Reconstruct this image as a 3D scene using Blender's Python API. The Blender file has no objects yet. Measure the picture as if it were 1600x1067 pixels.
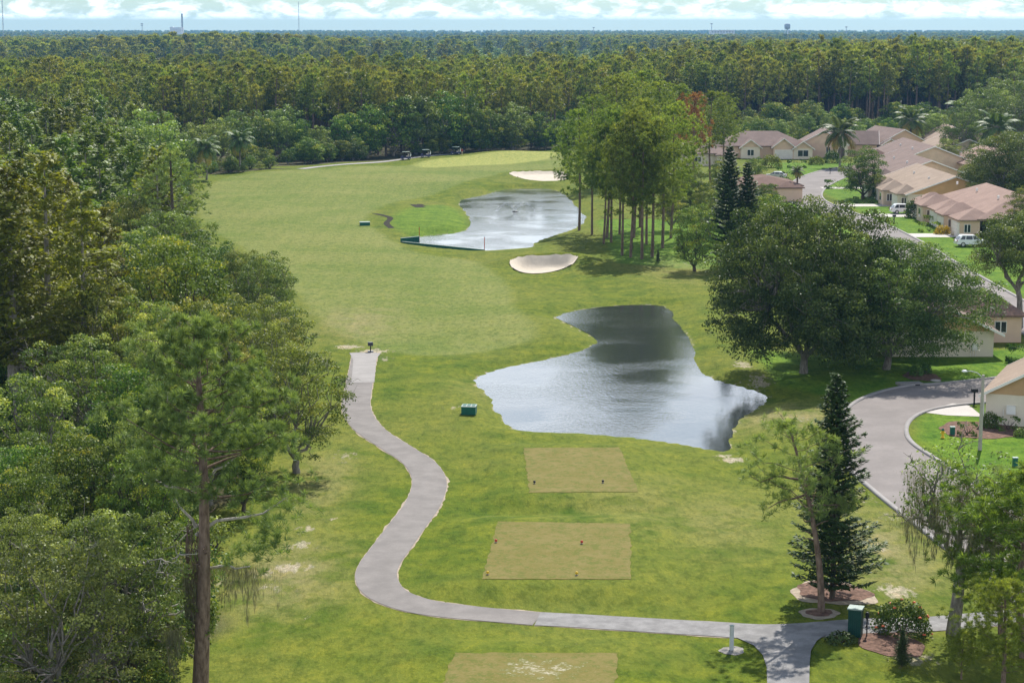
import bpy, math, random
import numpy as np
from mathutils import Vector, Matrix
from mathutils.geometry import delaunay_2d_cdt

R = math.radians
rng = np.random.default_rng(7)
scene = bpy.context.scene
C = scene.collection

# ------------------------------------------------------------------ camera
CAM_H, FPX, PITCH = 31.0, 3111.0, 8.89
cam_d = bpy.data.cameras.new('camera')
cam = bpy.data.objects.new('camera', cam_d)
C.objects.link(cam)
cam_d.sensor_width = 36.0
cam_d.lens = 36.0 * FPX / 1600.0
cam_d.clip_start = 1.0
cam_d.clip_end = 40000.0
cam.location = (0, 0, CAM_H)
cam.rotation_euler = (R(90 - PITCH), 0, 0)
scene.camera = cam

# ------------------------------------------------------------------ world, sun, exposure
SUN_EL, SUN_AZ = 47.0, 16.0            # azimuth clockwise from +Y
w = bpy.data.worlds.new('World')
scene.world = w
w.use_nodes = True
nt = w.node_tree
nt.nodes.clear()
def N(nt, typ, **kw):
    n = nt.nodes.new(typ)
    for k, v in kw.items():
        if k.startswith('i_'):
            n.inputs[k[2:].replace('_', ' ')].default_value = v
        else:
            setattr(n, k, v)
    return n
def L(nt, a, b): nt.links.new(a, b)
def math_n(nt, op, a, b=None, c=None, clamp=False):
    n = nt.nodes.new('ShaderNodeMath'); n.operation = op; n.use_clamp = clamp
    for i, v in enumerate((a, b, c)):
        if v is None: continue
        if isinstance(v, (int, float)): n.inputs[i].default_value = v
        else: nt.links.new(v, n.inputs[i])
    return n.outputs[0]
def mixc(nt, fac, a, b, blend='MIX'):
    n = nt.nodes.new('ShaderNodeMix'); n.data_type = 'RGBA'; n.blend_type = blend
    for i, v in ((0, fac), (6, a), (7, b)):
        if isinstance(v, (int, float)): n.inputs[i].default_value = v
        elif isinstance(v, (tuple, list)): n.inputs[i].default_value = (*v[:3], 1)
        else: nt.links.new(v, n.inputs[i])
    return n.outputs[2]
def mapr(nt, v, a, b, c=0.0, d=1.0, smooth=True):
    n = nt.nodes.new('ShaderNodeMapRange')
    if smooth: n.interpolation_type = 'SMOOTHSTEP'
    nt.links.new(v, n.inputs[0])
    for i, x in enumerate((a, b, c, d)): n.inputs[i + 1].default_value = x
    return n.outputs[0]
def noise(nt, vec, scale, detail=4.0, rough=0.55, dist=0.0):
    n = nt.nodes.new('ShaderNodeTexNoise')
    n.inputs['Scale'].default_value = scale; n.inputs['Detail'].default_value = detail
    n.inputs['Roughness'].default_value = rough; n.inputs['Distortion'].default_value = dist
    if vec is not None: nt.links.new(vec, n.inputs['Vector'])
    return n.outputs[0]

sky = N(nt, 'ShaderNodeTexSky', sky_type='NISHITA', sun_disc=False)
sky.sun_elevation = R(SUN_EL); sky.sun_rotation = R(SUN_AZ)
sky.air_density = 1.0; sky.dust_density = 0.15; sky.ozone_density = 3.0; sky.altitude = 50
tc = N(nt, 'ShaderNodeTexCoord')
sep = N(nt, 'ShaderNodeSeparateXYZ'); L(nt, tc.outputs['Generated'], sep.inputs[0])
az = math_n(nt, 'ARCTAN2', sep.outputs[0], sep.outputs[1])
el = sep.outputs[2]
# fair-weather cumulus: a bank of small puffs low over the horizon, bigger ones higher up
lowv = N(nt, 'ShaderNodeCombineXYZ')
L(nt, math_n(nt, 'MULTIPLY', az, 62.0), lowv.inputs[0]); L(nt, math_n(nt, 'MULTIPLY', el, 150.0), lowv.inputs[1])
n_low = noise(nt, lowv.outputs[0], 1.0, 6.0, 0.6, 0.3)
hi = math_n(nt, 'DIVIDE', 1.0, math_n(nt, 'ADD', math_n(nt, 'MAXIMUM', el, 0.0), 0.12))
hiv = N(nt, 'ShaderNodeVectorMath', operation='SCALE'); L(nt, tc.outputs['Generated'], hiv.inputs[0]); L(nt, hi, hiv.inputs['Scale'])
n_hi = noise(nt, hiv.outputs[0], 1.3, 7.0, 0.58, 0.4)
low_n = math_n(nt, 'SUBTRACT', n_low, math_n(nt, 'MULTIPLY', math_n(nt, 'SUBTRACT', el, 0.007), 13.0))
c_low = math_n(nt, 'MULTIPLY', mapr(nt, low_n, 0.36, 0.62), mapr(nt, el, 0.0042, 0.0072))
thin = mapr(nt, el, 0.25, 0.6, 0.0, 0.17)
c_hi = math_n(nt, 'MULTIPLY', mapr(nt, math_n(nt, 'SUBTRACT', n_hi, thin), 0.31, 0.53), mapr(nt, el, 0.016, 0.05))
cloud = math_n(nt, 'MAXIMUM', c_low, c_hi, clamp=True)
cloud = math_n(nt, 'MULTIPLY', cloud, 0.8)
bg_sky = N(nt, 'ShaderNodeBackground'); L(nt, mixc(nt, 1.0, sky.outputs[0], (0.74, 0.92, 1.0), 'MULTIPLY'), bg_sky.inputs[0]); bg_sky.inputs[1].default_value = 0.08
bg_cl = N(nt, 'ShaderNodeBackground'); bg_cl.inputs[0].default_value = (0.93, 0.96, 1.0, 1); bg_cl.inputs[1].default_value = 1.6
mixw = N(nt, 'ShaderNodeMixShader'); L(nt, cloud, mixw.inputs[0]); L(nt, bg_sky.outputs[0], mixw.inputs[1]); L(nt, bg_cl.outputs[0], mixw.inputs[2])
wo = N(nt, 'ShaderNodeOutputWorld'); L(nt, mixw.outputs[0], wo.inputs[0])

sun_d = bpy.data.lights.new('sun', 'SUN')
sun_d.energy = 5.0; sun_d.angle = R(0.6); sun_d.color = (1.0, 0.955, 0.88)
sun = bpy.data.objects.new('sun', sun_d); C.objects.link(sun)
tosun = Vector((math.sin(R(SUN_AZ)) * math.cos(R(SUN_EL)), math.cos(R(SUN_AZ)) * math.cos(R(SUN_EL)), math.sin(R(SUN_EL))))
sun.rotation_euler = tosun.to_track_quat('Z', 'Y').to_euler()
sun.location = tosun * 200

scene.view_settings.view_transform = 'Standard'
scene.view_settings.look = 'None'
scene.view_settings.exposure = 0.42
scene.view_settings.gamma = 1.0
scene.render.engine = 'CYCLES'
cy = scene.cycles
cy.use_denoising = True
cy.max_bounces = 6; cy.diffuse_bounces = 3; cy.glossy_bounces = 2; cy.transmission_bounces = 3
cy.transparent_max_bounces = 4; cy.volume_bounces = 0
cy.caustics_reflective = False; cy.caustics_refractive = False
cy.sample_clamp_indirect = 4.0

# ------------------------------------------------------------------ survey helper: photo point -> place on a level plane
def G(px, py, z=0.0):
    """point of the level z under the line of sight through photo pixel (px, py), in metres"""
    a = R(PITCH)
    u = (px - 800.0) / FPX; v = (533.5 - py) / FPX
    dy = math.cos(a) + v * math.sin(a)
    dz = -math.sin(a) + v * math.cos(a)
    t = (z - CAM_H) / dz
    return (u * t, dy * t)
def Gs(pts, z=0.0): return [G(x, y, z) for x, y in pts]
def top_z(py, y):
    """height at distance y of a thing whose top shows at photo row py"""
    a = R(PITCH); v = (533.5 - py) / FPX
    return CAM_H + y * (-math.sin(a) + v * math.cos(a)) / (math.cos(a) + v * math.sin(a))

# ------------------------------------------------------------------ mesh helpers
def mk_mesh(name, V, F, mats=(), mi=None, attr=None, smooth=False):
    """V (n,3); F list of (k,3|4) int arrays; mi list of material index per F block; attr = per-face floats (concatenated)"""
    V = np.asarray(V, dtype=np.float32)
    blocks = [np.asarray(f, dtype=np.int32) for f in F if len(f)]
    me = bpy.data.meshes.new(name)
    me.vertices.add(len(V)); me.vertices.foreach_set('co', V.ravel())
    nl = sum(b.size for b in blocks); nf = sum(len(b) for b in blocks)
    me.loops.add(nl); me.polygons.add(nf)
    me.loops.foreach_set('vertex_index', np.concatenate([b.ravel() for b in blocks]))
    sizes = np.concatenate([np.full(len(b), b.shape[1], dtype=np.int32) for b in blocks])
    starts = np.concatenate([[0], np.cumsum(sizes)[:-1]]).astype(np.int32)
    me.polygons.foreach_set('loop_start', starts)
    for m in mats: me.materials.append(m)
    if mi is not None:
        idx = np.concatenate([np.full(len(b), i, dtype=np.int32) for b, i in zip(blocks, mi)])
        me.polygons.foreach_set('material_index', idx)
    if smooth:
        me.polygons.foreach_set('use_smooth', np.ones(nf, dtype=bool))
    if attr is not None:
        at = me.attributes.new('v', 'FLOAT', 'FACE')
        at.data.foreach_set('value', np.asarray(attr, dtype=np.float32))
    me.update(calc_edges=True)
    return me

class MB:
    """collects shapes; build() links them as one mesh object"""
    def __init__(s): s.V = []; s.F = []; s.n = 0
    def add(s, V, F):
        for f in F: s.F.append([i + s.n for i in f])
        s.V += [tuple(v) for v in V]; s.n += len(V); return s
    def box(s, c, d, rz=0.0, top=1.0):
        x, y, z = d[0] / 2, d[1] / 2, d[2] / 2
        co, si = math.cos(rz), math.sin(rz); V = []
        for dz, k in ((-z, 1.0), (z, top)):
            for dx, dy in ((-x, -y), (x, -y), (x, y), (-x, y)):
                a, b = dx * k, dy * k
                V.append((c[0] + a * co - b * si, c[1] + a * si + b * co, c[2] + dz))
        return s.add(V, [(3, 2, 1, 0), (4, 5, 6, 7), (0, 1, 5, 4), (1, 2, 6, 5), (2, 3, 7, 6), (3, 0, 4, 7)])
    def tube(s, pts, rad, n=8, cap=True):
        pts = [Vector(p) for p in pts]
        if not isinstance(rad, (list, tuple)): rad = [rad] * len(pts)
        V = []; F = []
        for i, p in enumerate(pts):
            t = (pts[min(i + 1, len(pts) - 1)] - pts[max(i - 1, 0)]).normalized()
            a = t.cross(Vector((0.31, 0.95, 0.05)))
            if a.length < 1e-3: a = t.cross(Vector((1, 0, 0)))
            a.normalize(); b = t.cross(a)
            for k in range(n):
                q = 2 * math.pi * k / n
                V.append(p + (a * math.cos(q) + b * math.sin(q)) * rad[i])
        for i in range(len(pts) - 1):
            for k in range(n):
                k2 = (k + 1) % n
                F.append((i * n + k, i * n + k2, (i + 1) * n + k2, (i + 1) * n + k))
        if cap:
            F.append(tuple(range(n))[::-1]); F.append(tuple((len(pts) - 1) * n + k for k in range(n)))
        return s.add(V, F)
    def prism(s, poly, axis_o, ax, ay, ext):
        """poly 2D in the plane (ax, ay) at axis_o, pushed by vector ext"""
        o = Vector(axis_o); ax = Vector(ax); ay = Vector(ay); e = Vector(ext); n = len(poly)
        V = [o + ax * p[0] + ay * p[1] for p in poly] + [o + ax * p[0] + ay * p[1] + e for p in poly]
        F = [tuple(range(n)), tuple(range(2 * n - 1, n - 1, -1))]
        F += [(i, i + n, (i + 1) % n + n, (i + 1) % n) for i in range(n)]
        return s.add(V, F)
    def lathe(s, c, prof, n=16):
        V = []; F = []
        for r, z in prof:
            for k in range(n):
                q = 2 * math.pi * k / n; V.append((c[0] + r * math.cos(q), c[1] + r * math.sin(q), c[2] + z))
        for i in range(len(prof) - 1):
            for k in range(n):
                k2 = (k + 1) % n; F.append((i * n + k, i * n + k2, (i + 1) * n + k2, (i + 1) * n + k))
        F.append(tuple(range(n))[::-1]); F.append(tuple((len(prof) - 1) * n + k for k in range(n)))
        return s.add(V, F)
    def build(s, name, mat, parent=None, smooth=False):
        me = bpy.data.meshes.new(name); me.from_pydata(s.V, [], s.F); me.update()
        if mat: me.materials.append(mat)
        if smooth:
            for p in me.polygons: p.use_smooth = True
        return link(name, me, parent)
def link(name, data, parent=None):
    o = bpy.data.objects.new(name, data); C.objects.link(o)
    if parent is not None: o.parent = parent
    return o
def tag(o, label=None, cat=None, group=None, kind=None):
    if label: o['label'] = label
    if cat: o['category'] = cat
    if group: o['group'] = group
    if kind: o['kind'] = kind
    return o
def thing(name, label, cat, loc=(0, 0, 0), rz=0.0, group=None):
    o = bpy.data.objects.new(name, None); C.objects.link(o)
    o.empty_display_size = 0.5
    o.location = loc; o.rotation_euler = (0, 0, rz)
    return tag(o, label, cat, group)

# ------------------------------------------------------------------ materials
def new_mat(name):
    m = bpy.data.materials.new(name); m.use_nodes = True
    m.node_tree.nodes.clear()
    return m, m.node_tree
def out(nt, sh):
    o = nt.nodes.new('ShaderNodeOutputMaterial'); nt.links.new(sh, o.inputs[0])
def bsdf(nt, col, rough=0.8, spec=0.3, metal=0.0, normal=None):
    b = nt.nodes.new('ShaderNodeBsdfPrincipled')
    if isinstance(col, (tuple, list)): b.inputs['Base Color'].default_value = (*col[:3], 1)
    else: nt.links.new(col, b.inputs['Base Color'])
    if isinstance(rough, (int, float)): b.inputs['Roughness'].default_value = rough
    else: nt.links.new(rough, b.inputs['Roughness'])
    b.inputs['Specular IOR Level'].default_value = spec
    b.inputs['Metallic'].default_value = metal
    if normal is not None: nt.links.new(normal, b.inputs['Normal'])
    return b
def bump(nt, h, strength, dist):
    n = nt.nodes.new('ShaderNodeBump'); n.inputs['Strength'].default_value = strength; n.inputs['Distance'].default_value = dist
    nt.links.new(h, n.inputs['Height']); return n.outputs[0]
def coords(nt, kind='Object'):
    return nt.nodes.new('ShaderNodeTexCoord').outputs[kind]
def plain(name, col, rough=0.7, spec=0.3, metal=0.0, var=0.12, scale=1.5, bump_s=0.0):
    """base colour broken up by two scales of noise"""
    m, t = new_mat(name)
    co = coords(t)
    f = noise(t, co, scale, 5.0, 0.6)
    dark = tuple(c * (1 - var) for c in col); light = tuple(min(1, c * (1 + var)) for c in col)
    c1 = mixc(t, mapr(t, f, 0.3, 0.7), dark, light)
    f2 = noise(t, co, scale * 14, 2.0, 0.5)
    c2 = mixc(t, mapr(t, f2, 0.25, 0.75, 0.0, 0.35), c1, tuple(c * (1 - var * 1.5) for c in col))
    nrm = bump(t, f2, bump_s, 0.02) if bump_s else None
    out(t, bsdf(t, c2, rough, spec, metal, nrm).outputs[0])
    return m
def leaf_mat(name, dark, light, tip=None, trans=0.34, rough=0.55, objvar=0.25, hue=0.02):
    """leaf colours: dark to light by leaf, drifting from tree to tree"""
    m, t = new_mat(name)
    at = t.nodes.new('ShaderNodeAttribute'); at.attribute_name = 'v'
    oi = t.nodes.new('ShaderNodeObjectInfo')
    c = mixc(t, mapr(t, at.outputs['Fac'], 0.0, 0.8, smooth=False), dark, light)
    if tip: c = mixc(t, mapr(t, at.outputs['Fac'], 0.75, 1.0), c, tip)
    hs = t.nodes.new('ShaderNodeHueSaturation')
    L(t, math_n(t, 'ADD', 0.5 - hue, math_n(t, 'MULTIPLY', oi.outputs['Random'], 2 * hue)), hs.inputs['Hue'])
    r2 = math_n(t, 'FRACT', math_n(t, 'MULTIPLY', oi.outputs['Random'], 7.31))
    L(t, math_n(t, 'ADD', 1.0 - objvar, math_n(t, 'MULTIPLY', r2, 2 * objvar)), hs.inputs['Value'])
    hs.inputs['Saturation'].default_value = 1.0
    L(t, c, hs.inputs['Color'])
    b = bsdf(t, hs.outputs[0], rough, 0.22)
    tr = t.nodes.new('ShaderNodeBsdfTranslucent')
    tc_ = mixc(t, 1.0, hs.outputs[0], (1.25, 1.2, 0.5), 'MULTIPLY'); L(t, tc_, tr.inputs[0])
    mx = t.nodes.new('ShaderNodeMixShader'); mx.inputs[0].default_value = trans
    L(t, b.outputs[0], mx.inputs[1]); L(t, tr.outputs[0], mx.inputs[2])
    out(t, mx.outputs[0])
    return m

def bark(name, a, b, scale=6.0):
    m, t = new_mat(name); co = coords(t)
    mp = t.nodes.new('ShaderNodeMapping'); mp.inputs['Scale'].default_value = (1, 1, 0.3); L(t, co, mp.inputs[0])
    f = noise(t, mp.outputs[0], scale, 6.0, 0.65)
    c = mixc(t, mapr(t, f, 0.3, 0.7), a, b)
    out(t, bsdf(t, c, 0.95, 0.1, 0, bump(t, f, 0.8, 0.06)).outputs[0])
    return m

MT = {}
MT['bark_pine'] = bark('pine bark', (0.11, 0.075, 0.055), (0.26, 0.19, 0.15))
MT['bark_grey'] = bark('grey bark', (0.13, 0.115, 0.095), (0.3, 0.275, 0.24))
MT['bark_pale'] = bark('pale cypress bark', (0.2, 0.175, 0.15), (0.36, 0.33, 0.29))
MT['bark_dark'] = bark('dark bark', (0.055, 0.045, 0.035), (0.14, 0.115, 0.09))
MT['pine'] = leaf_mat('pine needles', (0.098, 0.150, 0.046), (0.293, 0.370, 0.111), (0.468, 0.520, 0.156), trans=0.3)
MT['pine_bright'] = leaf_mat('bright pine needles', (0.09, 0.14, 0.022), (0.26, 0.33, 0.055), (0.42, 0.46, 0.09))
MT['pine_forest'] = leaf_mat('forest pine needles', (0.1, 0.125, 0.024), (0.27, 0.3, 0.055), (0.37, 0.38, 0.075), objvar=0.3, hue=0.03)
MT['pine_rust'] = leaf_mat('rust brown needles', (0.160, 0.070, 0.027), (0.330, 0.160, 0.063), (0.240, 0.200, 0.054), objvar=0.05, hue=0.0)
MT['cypress'] = leaf_mat('cypress sprays', (0.09, 0.115, 0.016), (0.245, 0.265, 0.034), (0.37, 0.37, 0.055), trans=0.36, objvar=0.22, hue=0.02)
MT['cypress_far'] = leaf_mat('olive cypress sprays', (0.075, 0.110, 0.018), (0.189, 0.248, 0.038), (0.273, 0.341, 0.055), trans=0.35, objvar=0.3, hue=0.03)
MT['oak'] = leaf_mat('oak leaves', (0.049, 0.083, 0.022), (0.154, 0.213, 0.054), (0.275, 0.329, 0.095), trans=0.32, rough=0.5)
MT['oak_grey'] = leaf_mat('grey green oak leaves', (0.089, 0.131, 0.035), (0.258, 0.330, 0.089), (0.437, 0.510, 0.153), trans=0.32, rough=0.5)
MT['broad'] = leaf_mat('broad leaves', (0.055, 0.102, 0.021), (0.182, 0.269, 0.042), (0.419, 0.426, 0.061), trans=0.28, hue=0.025)
MT['maple'] = leaf_mat('yellow green leaves', (0.084, 0.129, 0.030), (0.277, 0.333, 0.067), (0.528, 0.528, 0.133), trans=0.3, hue=0.02)
MT['norfolk'] = leaf_mat('dark conifer sprays', (0.026, 0.05, 0.014), (0.1, 0.15, 0.036), (0.19, 0.24, 0.06), trans=0.15, rough=0.55, objvar=0.1)
MT['palm'] = leaf_mat('palm fronds', (0.072, 0.120, 0.032), (0.204, 0.276, 0.076), (0.408, 0.324, 0.086), trans=0.25)
MT['shrub'] = leaf_mat('clipped hedge leaves', (0.033, 0.077, 0.015), (0.121, 0.209, 0.035), (0.209, 0.297, 0.050), trans=0.2)
MT['shrub_yellow'] = leaf_mat('yellow shrub leaves', (0.300, 0.200, 0.018), (0.600, 0.420, 0.027), (0.600, 0.500, 0.054), trans=0.25, objvar=0.05)
MT['shrub_lime'] = leaf_mat('lime shrub leaves', (0.140, 0.200, 0.027), (0.300, 0.370, 0.063), (0.400, 0.440, 0.090), trans=0.25)
MT['flower'] = plain('orange red blooms', (0.75, 0.16, 0.06), 0.6, var=0.2)
MT['moss'] = leaf_mat('hanging moss', (0.130, 0.130, 0.081), (0.260, 0.255, 0.162), (0.330, 0.310, 0.189), trans=0.2, rough=0.9, objvar=0.05, hue=0.0)
MT['dead'] = bark('bleached dead wood', (0.3, 0.27, 0.24), (0.52, 0.48, 0.43))
MT['asphalt'] = plain('worn cart path asphalt', (0.232, 0.212, 0.198), 0.9, 0.15, var=0.15, scale=0.6, bump_s=0.15)
MT['road'] = plain('sun bleached street asphalt', (0.24, 0.214, 0.2), 0.9, 0.15, var=0.15, scale=0.25, bump_s=0.12)
MT['concrete'] = plain('pale concrete', (0.31, 0.29, 0.275), 0.85, 0.2, var=0.1, scale=0.8, bump_s=0.1)
MT['concrete_dark'] = plain('weathered concrete', (0.24, 0.232, 0.226), 0.85, 0.2, var=0.25, scale=1.1, bump_s=0.1)
MT['driveway'] = plain('white concrete drive', (0.52, 0.48, 0.44), 0.85, 0.2, var=0.06, scale=0.5)
MT['sand'] = plain('white bunker sand', (0.54, 0.475, 0.39), 0.95, 0.1, var=0.1, scale=0.8, bump_s=0.3)
MT['sand_edge'] = plain('sandy soil shoulder', (0.4, 0.33, 0.25), 0.95, 0.1, var=0.25, scale=2.5, bump_s=0.3)
MT['mulch'] = plain('red brown mulch', (0.19, 0.115, 0.085), 0.95, 0.1, var=0.45, scale=3.0, bump_s=0.8)
MT['bare'] = plain('pale bare soil', (0.42, 0.33, 0.26), 0.95, 0.1, var=0.25, scale=1.2, bump_s=0.4)
MT['mud'] = plain('dark wet mud', (0.045, 0.04, 0.028), 0.95, 0.05, var=0.3, scale=2.0, bump_s=0.5)
MT['rock'] = plain('grey shore rock', (0.3, 0.28, 0.25), 0.9, 0.2, var=0.3, scale=3.0, bump_s=0.6)

# grass sheet: regions come from the mowing and planting (vertex masks), detail from noise
def grass_material():
    m, t = new_mat('mown grass and soil')
    co = coords(t)
    def A(n):
        a = t.nodes.new('ShaderNodeAttribute'); a.attribute_name = n; return a.outputs['Fac']
    n_big = noise(t, co, 0.045, 5.0, 0.6, 0.5)
    n_mid = noise(t, co, 0.35, 5.0, 0.62, 0.3)
    mpx = t.nodes.new('ShaderNodeMapping'); mpx.inputs['Scale'].default_value = (1.0, 0.45, 1); L(t, co, mpx.inputs[0])
    n_fin = noise(t, mpx.outputs[0], 2.0, 5.0, 0.72)
    n_bl = noise(t, mpx.outputs[0], 6.0, 3.0, 0.75)
    rough_c = mixc(t, mapr(t, n_mid, 0.3, 0.72), (0.064, 0.11, 0.006), (0.152, 0.176, 0.012))
    rough_c = mixc(t, mapr(t, n_big, 0.35, 0.7, 0.0, 0.75), rough_c, (0.165, 0.175, 0.03))
    fair_c = mixc(t, mapr(t, n_big, 0.3, 0.7), (0.125, 0.168, 0.03), (0.19, 0.205, 0.055))
    fair_c = mixc(t, mapr(t, n_mid, 0.4, 0.8, 0.0, 0.4), fair_c, (0.225, 0.225, 0.08))
    c = mixc(t, A('fair'), rough_c, fair_c)
    c = mixc(t, A('green'), c, (0.29, 0.3, 0.085))
    lawn_c = mixc(t, mapr(t, n_mid, 0.3, 0.7), (0.07, 0.15, 0.01), (0.14, 0.225, 0.018))
    c = mixc(t, A('lawn'), c, lawn_c)
    dry = math_n(t, 'MULTIPLY', A('dry'), mapr(t, n_mid, 0.3, 0.6))
    c = mixc(t, dry, c, (0.27, 0.225, 0.115))
    forest_c = mixc(t, mapr(t, n_mid, 0.35, 0.65), (0.045, 0.045, 0.02), (0.1, 0.085, 0.05))
    c = mixc(t, A('forest'), c, forest_c)
    # sandy scrapes with ragged edges
    s1 = math_n(t, 'ADD', A('bare'), math_n(t, 'MULTIPLY', math_n(t, 'SUBTRACT', n_fin, 0.5), 1.9))
    c = mixc(t, mapr(t, s1, 0.44, 0.7), c, mixc(t, mapr(t, n_bl, 0.3, 0.7), (0.33, 0.27, 0.19), (0.47, 0.405, 0.32)))
    mow = t.nodes.new('ShaderNodeTexWave'); mow.inputs['Scale'].default_value = 0.11; mow.inputs['Distortion'].default_value = 2.2; mow.inputs['Detail'].default_value = 2.0; mow.inputs['Detail Scale'].default_value = 0.25; L(t, co, mow.inputs[0])
    c = mixc(t, math_n(t, 'MULTIPLY', mow.outputs['Fac'], 0.3), c, mixc(t, 1.0, c, (0.78, 0.86, 0.75), 'MULTIPLY'))
    n_tuft = noise(t, mpx.outputs[0], 1.1, 3.0, 0.75, 0.6)
    c = mixc(t, mapr(t, n_tuft, 0.5, 0.66, 0.0, 0.45), c, mixc(t, 1.0, c, (1.4, 1.25, 1.1), 'MULTIPLY'))
    c = mixc(t, mapr(t, n_tuft, 0.48, 0.32, 0.0, 0.45), c, mixc(t, 1.0, c, (0.6, 0.78, 0.6), 'MULTIPLY'))
    # fine tufting
    c = mixc(t, mapr(t, n_fin, 0.47, 0.62, 0.0, 0.7), c, mixc(t, 1.0, c, (0.55, 0.62, 0.45), 'MULTIPLY'))
    c = mixc(t, mapr(t, n_bl, 0.45, 0.7, 0.0, 0.6), c, mixc(t, 1.0, c, (1.45, 1.38, 1.3), 'MULTIPLY'))
    hgt = math_n(t, 'ADD', math_n(t, 'MULTIPLY', n_fin, 1.0), math_n(t, 'MULTIPLY', n_bl, 0.5))
    b = bsdf(t, c, 0.95, 0.08, 0, bump(t, hgt, 0.8, 0.16))
    out(t, b.outputs[0])
    return m
MT['grass'] = grass_material()
def tee_material():
    m, t = new_mat('close mown tee turf'); co = coords(t)
    a = noise(t, co, 0.5, 5.0, 0.6); b_ = noise(t, co, 1.7, 5.0, 0.75); d_ = noise(t, co, 7.0, 3.0, 0.75)
    c = mixc(t, mapr(t, a, 0.3, 0.7), (0.165, 0.145, 0.038), (0.205, 0.17, 0.058))
    c = mixc(t, mapr(t, b_, 0.44, 0.62, 0.0, 0.8), c, (0.115, 0.135, 0.026))
    c = mixc(t, mapr(t, d_, 0.5, 0.7, 0.0, 0.6), c, (0.25, 0.205, 0.085))
    at = t.nodes.new('ShaderNodeAttribute'); at.attribute_name = 'bare'
    s = math_n(t, 'ADD', at.outputs['Fac'], math_n(t, 'MULTIPLY', math_n(t, 'SUBTRACT', b_, 0.5), 1.7))
    c = mixc(t, mapr(t, s, 0.55, 0.9), c, mixc(t, mapr(t, d_, 0.3, 0.7), (0.33, 0.28, 0.16), (0.6, 0.54, 0.44)))
    out(t, bsdf(t, c, 0.95, 0.08, 0, bump(t, b_, 0.4, 0.06)).outputs[0])
    return m
MT['tee'] = tee_material()
def water_material():
    m, t = new_mat('rippled pond water'); co = coords(t)
    mp = t.nodes.new('ShaderNodeMapping'); mp.inputs['Scale'].default_value = (1.0, 0.55, 1); L(t, co, mp.inputs[0])
    a = noise(t, mp.outputs[0], 3.2, 4.0, 0.6, 0.4); b_ = noise(t, co, 0.09, 3.0, 0.5)
    wind = mapr(t, b_, 0.38, 0.62, 0.12, 1.0)
    h = math_n(t, 'MULTIPLY', a, wind)
    b = bsdf(t, (0.035, 0.042, 0.04), 0.08, 0.5, 0, bump(t, h, 0.42, 0.09))
    b.inputs['IOR'].default_value = 2.1
    out(t, b.outputs[0])
    return m
MT['water'] = water_material()

# ------------------------------------------------------------------ the lie of the land
WATER_Z = -0.55
POND_NEAR = Gs([(868,497),(886,488),(930,481),(985,476),(1035,477),(1048,486),(1052,500),(1072,525),(1084,550),(1089,574),(1108,591),
    (1150,603),(1188,613),(1200,624),(1186,636),(1160,650),(1145,667),(1138,686),(1140,702),(1128,706),(1090,697),(1000,684),(900,676),(815,674),
    (795,666),(785,650),(765,631),(769,622),(746,602),(740,592),(775,578),(840,565),(900,552),(930,539),(934,531),(905,515),(880,503)], WATER_Z)
POND_FAR = Gs([(632,377),(656,369),(728,363),(738,350),(735,340),(717,318),(722,312),(760,305),(782,297),(830,294),(872,297),(890,312),
    (905,330),(917,341),(903,356),(868,367),(836,378),(827,389),(757,392),(700,389),(650,383)], WATER_Z)
BUNKER_NEAR = Gs([(795,411),(803,406),(830,404),(870,404),(898,405),(905,409),(893,417),(868,424),(838,427),(815,425),(800,418)])
BUNKER_FAR = Gs([(793,274),(805,271),(840,269),(872,268),(890,272),(885,282),(858,287),(826,285),(805,280)])
TEES = [Gs([(818,700),(968,699),(997,768),(828,770)], 0.45), Gs([(778,815),(985,818),(986,905),(753,905)], 0.45), Gs([(711,1020),(965,1020),(962,1078),(688,1078)], 0.3)]
TEE_Z = [0.45, 0.45, 0.3]
FAIRWAY = Gs([(292,335),(338,277),(480,266),(640,257),(870,240),(900,262),(790,272),(735,287),(690,302),(622,312),(566,338),(590,362),(625,383),(650,394),
    (742,402),(792,440),(802,480),(840,505),(838,530),(748,547),(650,556),(598,545),(525,520),(470,470),(400,400)])
GREEN = Gs([(640,255),(690,249),(760,243),(840,239),(872,240),(868,250),(800,256),(720,260),(660,261)])
MARSH = Gs([(600,345),(650,318),(715,318),(735,340),(735,352),(725,362),(650,370),(612,358)])
LAWN = [[(26,160),(33,177),(60,183),(60,168),(42,166),(36,163)], Gs([(1170,545),(1215,600),(1330,628),(1420,600),(1600,585),(1640,540),(1450,556),(1330,560)]),
        [(33,159),(31,150),(31.5,143),(33.5,132),(34,120),(70,120),(70,166),(43,165)], [(50,205),(53,205),(53,360),(40,360),(36,300),(24,285),(14,270),(14,330),(30,330),(45,420),(50,300)],
        [(60,200),(110,200),(110,470),(60,470)], [(14,265),(33,255),(38,330),(14,330)]]
EDGE_Y = [60, 95, 123, 143, 168, 188, 228, 270, 341, 405, 429, 447]
EDGE_X = [-15.5, -15.5, -17.5, -17.5, -19, -21, -29, -41, -56, -64, -66, -48]
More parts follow.
